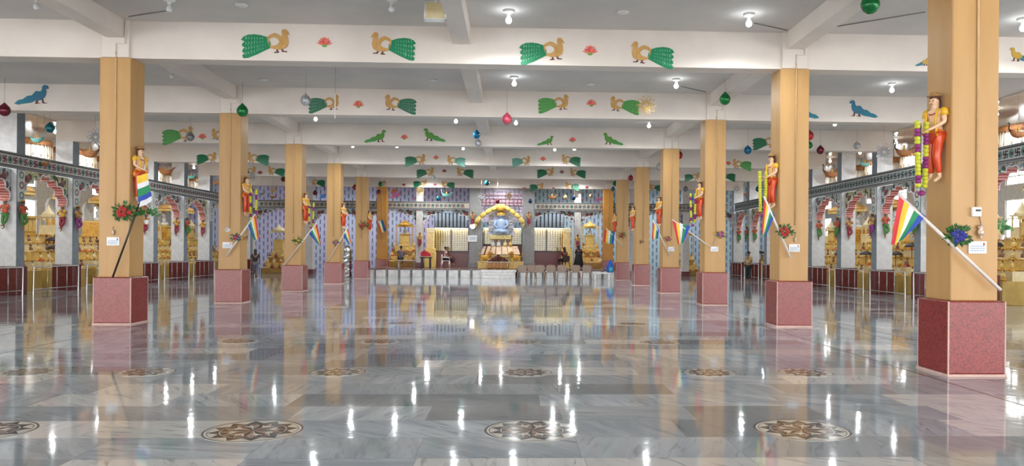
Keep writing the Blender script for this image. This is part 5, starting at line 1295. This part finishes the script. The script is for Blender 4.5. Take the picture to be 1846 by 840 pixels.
# lions, offering table and flower heap
def lion(u, l, sgn):
    q = atY(u, 480, YT - 1.75); r = thing('gold_lion', (q.x, YT - 1.75, SZ + .42), 'gold lion statue %s of the offering table' % l, 'statue')
    m = MB().ell((0, 0, .25), (.3, .13, .15), 12, 8); m.tube([(sgn * .2, 0, .3), (sgn * .3, 0, .45)], [.13, .11], 10)
    for lx in (-.2, .2):
        for ly in (-.08, .08): m.tube([(lx, ly, .2), (lx, ly, .03), (lx + sgn * .05, ly, .02)], [.06, .04, .04], 7)
    m.build('body', GOLD, r); MB().ell((sgn * .33, 0, .48), (.12, .1, .12), 10, 7).ell((sgn * .43, 0, .45), (.06, .06, .05), 8, 6).build('head', GOLD, r)
    MB().ell((sgn * .26, 0, .47), (.12, .15, .17), 10, 7).build('mane', mat('mane_brown', (190, 120, 50), .5), r); MB().tube([(-sgn * .28, 0, .3), (-sgn * .4, 0, .4), (-sgn * .38, 0, .52)], [.03, .02, .04], 6).build('tail', GOLD, r)
    s_ = thing('lion_plinth', (q.x, YT - 1.75, SZ), 'yellow block under the %s gold lion' % l, 'plinth'); MB().rbox(-.45, .45, -.25, .25, 0, .38, .02).build('block', GOLDL, s_); MB().rbox(-.48, .48, -.28, .28, .38, .42, .01).build('slab', CREAM, s_)
lion(875, 'left', 1); lion(930, 'right', -1)
q = atY(897, 480, YT - 2.4); r = thing('offering_table', (q.x, YT - 2.4, SZ), 'golden wooden offering table before the throne', 'table')
MB().rbox(-.66, .66, -.25, .25, .36, .42, .01).build('tabletop', mat('table_top_white', (210, 200, 186), .4), r)
MB().rbox(-.6, .6, -.2, .2, .04, .36, .01).build('body', mat('golden_wood', (206, 138, 66), .35, c2=(170, 104, 44), scale=5, stretch=(1, 1, 6)), r)
for x_ in (-.58, -.2, .2, .58): MB().tube([(x_, -.22, 0), (x_, -.22, .36)], .03, 8).build('leg', GOLDL, r)
rn = random.Random(3); r = thing('flower_heap', (q.x + .05, YT - 2.4, SZ + .42), 'heap of dark maroon flowers on the offering table', 'flowers'); mb = MB()
for i in range(120):
    a = rn.uniform(0, 2 * PI); rr = rn.uniform(0, 1) ** .6; z = (1 - rr) * .45 * rn.uniform(.5, 1); mb.ell((math.cos(a) * rr * .58, math.sin(a) * rr * .22, z + .03), rn.uniform(.035, .06), 6, 4, rn.choice([0, 0, 1]))
mb.build('blossoms', [mat('dark_maroon_petals', (86, 30, 34), .6), mat('brown_petals', (120, 54, 36), .6)], r)['kind'] = 'stuff'
# balcony rail and drapes above the throne
r = thing('lattice_screen', (atY(905, 360, 51.0).x, 51.0, 4.0), 'grey lattice screen high behind the throne', 'screen'); m = MB()
for i in range(15): x_ = -1.5 + i * .214; m.box(x_ - .012, x_ + .012, -.02, .02, 0, 1.7)
for i in range(9): m.box(-1.52, 1.52, -.02, .02, i * .21 - .012, i * .21 + .012)
for x_ in (-1.4, 1.4): m.tube([(x_, 0, 1.6), (x_, 0, ZC - 4.0)], .02, 6)
m.build('lattice', mat('lattice_grey', (120, 116, 128), .5), r); MB().box(-1.6, 1.6, .3, .34, -.6, 2.0).build('backing', mat('lilac_backing', (196, 184, 200), .6), r); MB().box(-1.55, 1.55, .2, .28, .5, .95).box(-1.55, 1.55, .2, .28, 1.1, 1.2).build('rose_bands', mat('rose_band', (206, 160, 170), .6), r)

# ------------------------------------------------------------------ displays in the other back openings
TIERG = mat('tier_gold', (176, 138, 70), .4, c2=(150, 112, 52), scale=9)
def back_display(u0, u1, Y, lab, seed, colr, short):
    a, b = atY(u0, 480, Y).x, atY(u1, 480, Y).x; rn = random.Random(seed); z0 = SZ if xs0 < (a + b) / 2 < xs1 else 0.0
    r = thing('back_shrine', ((a + b) / 2, Y, z0), lab, 'shrine'); w2 = (b - a) / 2
    for k in range(4): MB().rbox(-w2 + k * .1, w2 - k * .1, k * .4, 2.2, (k * .33) + .002, (k + 1) * .33, .01).build('tier', [TIERG, GOLDL][k % 2], r)
    MB().rbox(-.3, .3, 1.4, 2.0, 1.34, 2.1, .02).rbox(-.38, .38, 1.35, 2.05, 2.1, 2.15, .01).rbox(-.38, .38, 1.35, 2.05, 1.34, 1.42, .01).build('pedestal', GOLDL, r)
    MB().rbox(-.55, -.5, 1.3, 1.35, 1.34, 2.6, .01).rbox(.5, .55, 1.3, 1.35, 1.34, 2.6, .01).box(-.6, .6, 1.28, 1.9, 2.6, 2.68).lathe([(.5, 0), (.4, .15), (.1, .3), (.002, .45)], (0, 1.6, 2.68), 12).build('pavilion', colr, r)
    idol(((a + b) / 2, Y + 1.62, z0 + 2.15), 4, 1.6, 0, 'white seated idol in the pavilion, ' + lab.split(',')[-1].strip(), 'idols in the back pavilions')
    for k in range(4):
        n = max(3, int(w2 * 2 / .42))
        for i in range(n):
            x_ = -w2 + .2 + (2 * w2 - .4) * i / (n - 1) * (1 if k < 3 else 1)
            if k == 3 and abs(x_) < .5: continue
            idol(((a + b) / 2 + x_ * (1 - k * .1 / max(w2, .3) * .5), Y + k * .4 + .17, z0 + (k + 1) * .33 + .003), rn.choice([0, 1, 2, 3, 5, 2]), rn.uniform(1.1, 1.3), rn.uniform(-.2, .2), '%s idol, %s from left, %s tier, %s' % (IN_[0].split()[-1], ORD[i], ORD[k], short), 'tier idols of the ' + lab)
back_display(697, 750, 50.6, 'gold pavilion shrine at the back, left of the display case', 1, GOLD, 'pavilion left of the display cases')
back_display(1046, 1088, 50.2, 'gold pavilion shrine at the back, right of the display case', 2, GOLDL, 'pavilion right of the display cases')
back_display(470, 508, 49.6, 'small shrine at the back, right of the second left pillar', 3, CREAM, 'back shrine by the second left pillar')
back_display(1225, 1262, 49.6, 'gold shrine at the back, between fourth and third right pillars', 4, GOLD, 'back shrine beside the third right pillar')
# wall ornaments above the back frieze
def wall_ornament(u, v, w_, m, lab):
    q = atY(u, v, YB - .04); s_ = w_ / F * YB / .5; r = thing('animal_ornament', (q.x, YB, q.z), lab, 'wall ornament'); r.scale = (s_, 1, s_)
    MB().prism(LT, -.04, 0).prism([(-.12, -.02), (.12, -.02), (.14, .1), (0, .17), (-.14, .1)], -.05, 0).build('body', m, r); MB().prism(LBODY, -.06, 0).build('head', m, r)
PK, BL, OG = mat('ornament_pink', (222, 120, 176), .5), mat('ornament_blue', (60, 130, 200), .5), mat('ornament_orange', (220, 120, 60), .5)
for a in ((712, 353, 20, PK, 'pink elephant-like ornament above the frieze, left of the fourth back column'), (710, 345, 14, OG, 'orange ornament above a pink one'), (750, 358, 12, PK, 'pink ornament beside the fourth back column'),
          (1049, 361, 8, PK, 'small pink ornament above the frieze right of the shrine'), (1078, 361, 14, PK, 'pink bird ornament left of the sixth right pillar'), (556, 354, 12, BL, 'blue bird ornament right of the third left pillar, left one'),
          (581, 355, 14, BL, 'blue bird ornament left of the fourth left pillar'), (1243, 361, 20, BL, 'blue peacock ornament between fourth and third right pillars')):
    wall_ornament(*a)

# ------------------------------------------------------------------ furniture and people near the stage
PLS = mat('taupe_plastic', (158, 134, 118), .4, c2=(148, 124, 108), scale=4)
def chair_root(loc, lab):
    r = thing('plastic_chair', loc, lab, 'chair', 'taupe plastic armchairs before the stage')
    MB().rbox(-.23, .23, -.2, .24, .4, .43, .01).build('seat', PLS, r)
    b = MB().prism([(-.2, .44), (.2, .44), (.235, .6), (.24, .74), (.2, .79), (.0, .81), (-.2, .79), (-.24, .74), (-.235, .6)], -.25, -.215)
    b.build('backrest', PLS, r)
    for s_ in (-1, 1):
        MB().tube([(s_ * .24, -.23, .62), (s_ * .285, -.1, .63), (s_ * .285, .14, .62), (s_ * .27, .22, .56), (s_ * .25, .23, .42)], [.022, .026, .026, .022, .02], 8).build('armrest', PLS, r)
        MB().tube([(s_ * .22, -.2, .42), (s_ * .26, -.27, 0)], [.032, .02], 7).build('leg', PLS, r); MB().tube([(s_ * .22, .22, .42), (s_ * .25, .26, 0)], [.032, .02], 7).build('leg', PLS, r)
    return r
c0 = None
for i, u_ in enumerate((941, 957.5, 973, 992, 1013, 1037, 1058)):
    q = atZ(u_, 505, 0); lab = 'taupe plastic armchair seen from behind, %s from the left in the row' % ORD[i]
    if c0 is None: c0 = chair_root((q.x, q.y, 0), lab)
    else: dup(c0, (q.x, q.y + (.1 if i % 2 else 0), 0), lab, rz=(-.1, .12, 0, .1, -.08, .05, -.1)[i])
def bench(u0, u1, vtop, vbot, lab, top, legm, base=0.0, depth=.4, name='bench'):
    q0, q1 = atZ(u0, vbot, base), atZ(u1, vbot, base); Y = (q0.y + q1.y) / 2; a = atY(u0, vtop, Y); b = atY(u1, vtop, Y); w2 = (b.x - a.x) / 2; h = a.z - base
    r = thing(name, ((a.x + b.x) / 2, Y, base), lab, 'bench' if name == 'bench' else 'table'); MB().rbox(-w2, w2, -depth / 2, depth / 2, h - .07, h, .01).build('top', top, r)
    for sx in (-1, 1):
        for sy in (-1, 1): MB().rbox(sx * (w2 - .12) - .045, sx * (w2 - .12) + .045, sy * (depth / 2 - .06) - .035, sy * (depth / 2 - .06) + .035, 0, h - .072, .005).build('leg', legm, r)
    return r
STN = mat('bench_stone', (196, 188, 176), .5)
B1 = bench(716, 752, 468.5, 481.5, 'pale stone bench on the stage under the man in grey', STN, STN, SZ, .5)
B2 = bench(757, 779, 463, 483, 'black table with a red cloth on it on the left of the stage', BLACK, BLACK, SZ, .5, 'table')
B3 = bench(1068, 1101, 491, 505, 'low steel framed bench right of the row of chairs', WHITEP, STEEL, 0, .5)
B4 = bench(1101, 1113, 487, 503, 'small white stool at the right end of the chairs', WHITEP, WHITEP, 0, .35, 'stool')
z = B2.location; r = thing('red_cloth_bundle', (z.x - .05, z.y, atY(768, 462, z.y).z), 'red cloth bundle on the black table', 'bundle')
MB().prism([(-.25, 0), (.33, 0), (.3, .16), (.18, .27), (-.16, .3), (-.26, .22)], -.16, .16).build('cloth', mat('bright_red', (222, 30, 60), .5), r); MB().tube([(-.1, -.17, .28), (0, -.17, .34), (.12, -.17, .27)], .02, 6).build('knot', MATS['bright_red'], r)
q = B3.location; zt = atY(1085, 491, q.y).z
r = thing('blue_bag', (q.x + .45, q.y, zt), 'blue and teal plastic bag on the low bench', 'bag')
MB().lathe([(.16, 0), (.2, .05), (.2, .3), (.15, .5), (.06, .58), (.09, .66)], seg=14, sy=.7).build('body', mat('bag_blue', (30, 90, 190), .4, c2=(20, 70, 160), scale=8, bump=.5), r); MB().lathe([(.1, 0), (.12, .1), (.1, .24), (.02, .27)], (.03, -.1, .03), 12, sy=.6).build('inner_bag', mat('bag_teal', (60, 170, 190), .4), r)
# crinkled foil column
q = atZ(626, 502, 0); r = thing('foil_column', (q.x, q.y, 0), 'crinkled silver foil column between the fourth and fifth left pillars', 'column'); rn = random.Random(8); mb = MB(); H = 1.75
prof = [(.22, 0)] + [(.2 + .03 * (k % 2), .05 + k * .095) for k in range(17)] + [(.17, 1.66), (.1, 1.74), (.002, 1.76)]
mb.lathe(prof, seg=14, smooth=False); mb.v = [(x + rn.uniform(-.02, .02), y + rn.uniform(-.02, .02), max(0, z_ + (rn.uniform(-.03, .03) if .03 < z_ < 1.7 else 0))) for x, y, z_ in mb.v]
mb.build('foil', mat('foil', (220, 220, 222), .18, 1.0), r); MB().lathe([(.25, 0), (.26, .03), (.22, .05)], seg=16).build('foot', STEEL, r)

def person(loc, rz, pose, H, skin, top, bottom, lab, topk='short', hair='short', extra=()):
    r = thing('person', loc, lab, 'person', None, rz)
    for n, me in figure(pose, H, skin, top, bottom, HAIR, topk, hair): place(n, me, r)
    return r
walk = dict(knl=(-.05, .06, .29), anl=(-.05, .09, .06), tol=(-.055, .17, .02), knr=(.05, .0, .28), anr=(.05, -.13, .09), tor=(.05, -.07, .02), wrl=(-.15, -.03, .49), pll=(-.15, -.03, .45), wrr=(.15, .08, .5), plr=(.15, .1, .46))
q = atZ(460, 501, 0); person((q.x, q.y, 0), .35, walk, 1.53, SKIN, mat('dark_shirt', (34, 30, 38), .7), mat('grey_trousers', (104, 104, 116), .7), 'long-haired person in dark top and grey trousers walking away beside the second left pillar', 'short', 'long')
q = atZ(1349, 508, 0); fold = dict(ell=(-.14, .02, .64), wrl=(-.08, .1, .6), pll=(-.05, .12, .59), tor=(.07, .08, .02))
person((q.x, q.y, 0), 2.2, fold, 1.6, SKIN, mat('mustard_shirt', (190, 166, 110), .7), mat('black_trousers', (30, 28, 34), .7), 'person in mustard top and black trousers standing in the right aisle', 'short', 'bun')
sit = dict(knl=(-.08, .26, .53), anl=(-.08, .27, .3), tol=(-.085, .36, .27), knr=(.08, .26, .53), anr=(.08, .27, .3), tor=(.085, .36, .27), wrl=(-.09, .16, .57), pll=(-.08, .2, .57), wrr=(.09, .16, .57), plr=(.08, .2, .57), ell=(-.135, .03, .64), elr=(.135, .03, .64))
def seated(u, v, zb, seat, rz, H, top, bottom, lab, **k):
    """v = pixel row of the stage surface where the seat stands"""
    q = atZ(u, v, zb); zz = zb + seat - (.53 - .075) * H; return person((q.x, q.y, zz), rz, sit, H, SKIN, top, bottom, lab, **k), q
hb = B1.location; tz = atY(723, 468.5, hb.y).z
person((atY(723, 470, hb.y).x, hb.y, tz - .44 * 1.6), .25, sit, 1.6, SKIN, mat('grey_shirt', (96, 104, 128), .7), mat('dark_trousers', (50, 48, 56), .7), 'person in grey shirt sitting on the stone bench seen from behind')
q = atZ(803, 482, SZ); cc = dup(c0, (q.x, q.y, SZ), 'white plastic armchair on the stage under the person in pink', 'chairs on the stage', -PI / 2 + .2); 
for ch in children(cc): ch.data = ch.data.copy(); ch.data.materials[0] = WHITEP
person((q.x, q.y, SZ + .43 - .44 * 1.6), -PI / 2 + .2, sit, 1.6, SKIN, mat('pink_shirt', (206, 170, 182), .7), mat('navy_trousers', (36, 36, 48), .7), 'person in pale pink shirt sitting in a white chair facing right on the stage')
q = atZ(1017, 485, SZ); cc = dup(c0, (q.x, q.y, SZ), 'dark chair on the stage under the person in maroon', 'chairs on the stage', .5)
for ch in children(cc): ch.data = ch.data.copy(); ch.data.materials[0] = mat('dark_plastic', (60, 40, 40), .4)
person((q.x, q.y, SZ + .43 - .44 * 1.6), .5, sit, 1.6, SKIN, mat('maroon_blouse', (110, 30, 50), .7), mat('black_skirt', (28, 26, 32), .7), 'person in maroon top sitting on the stage right of the shrine', hair='long')
q = atZ(1043, 485, SZ); rr_ = person((q.x, q.y, SZ), .1, fold, 1.45, SKIN, mat('black_coat', (22, 20, 26), .7), None, 'person in long black clothes and long hair standing on the stage', 'long', 'long')
MB().lathe([(.3, .03), (.31, .08), (.26, .5), (.2, .86), (.15, .98)], seg=20, sy=.8).build('skirt', MATS['black_coat'], rr_)
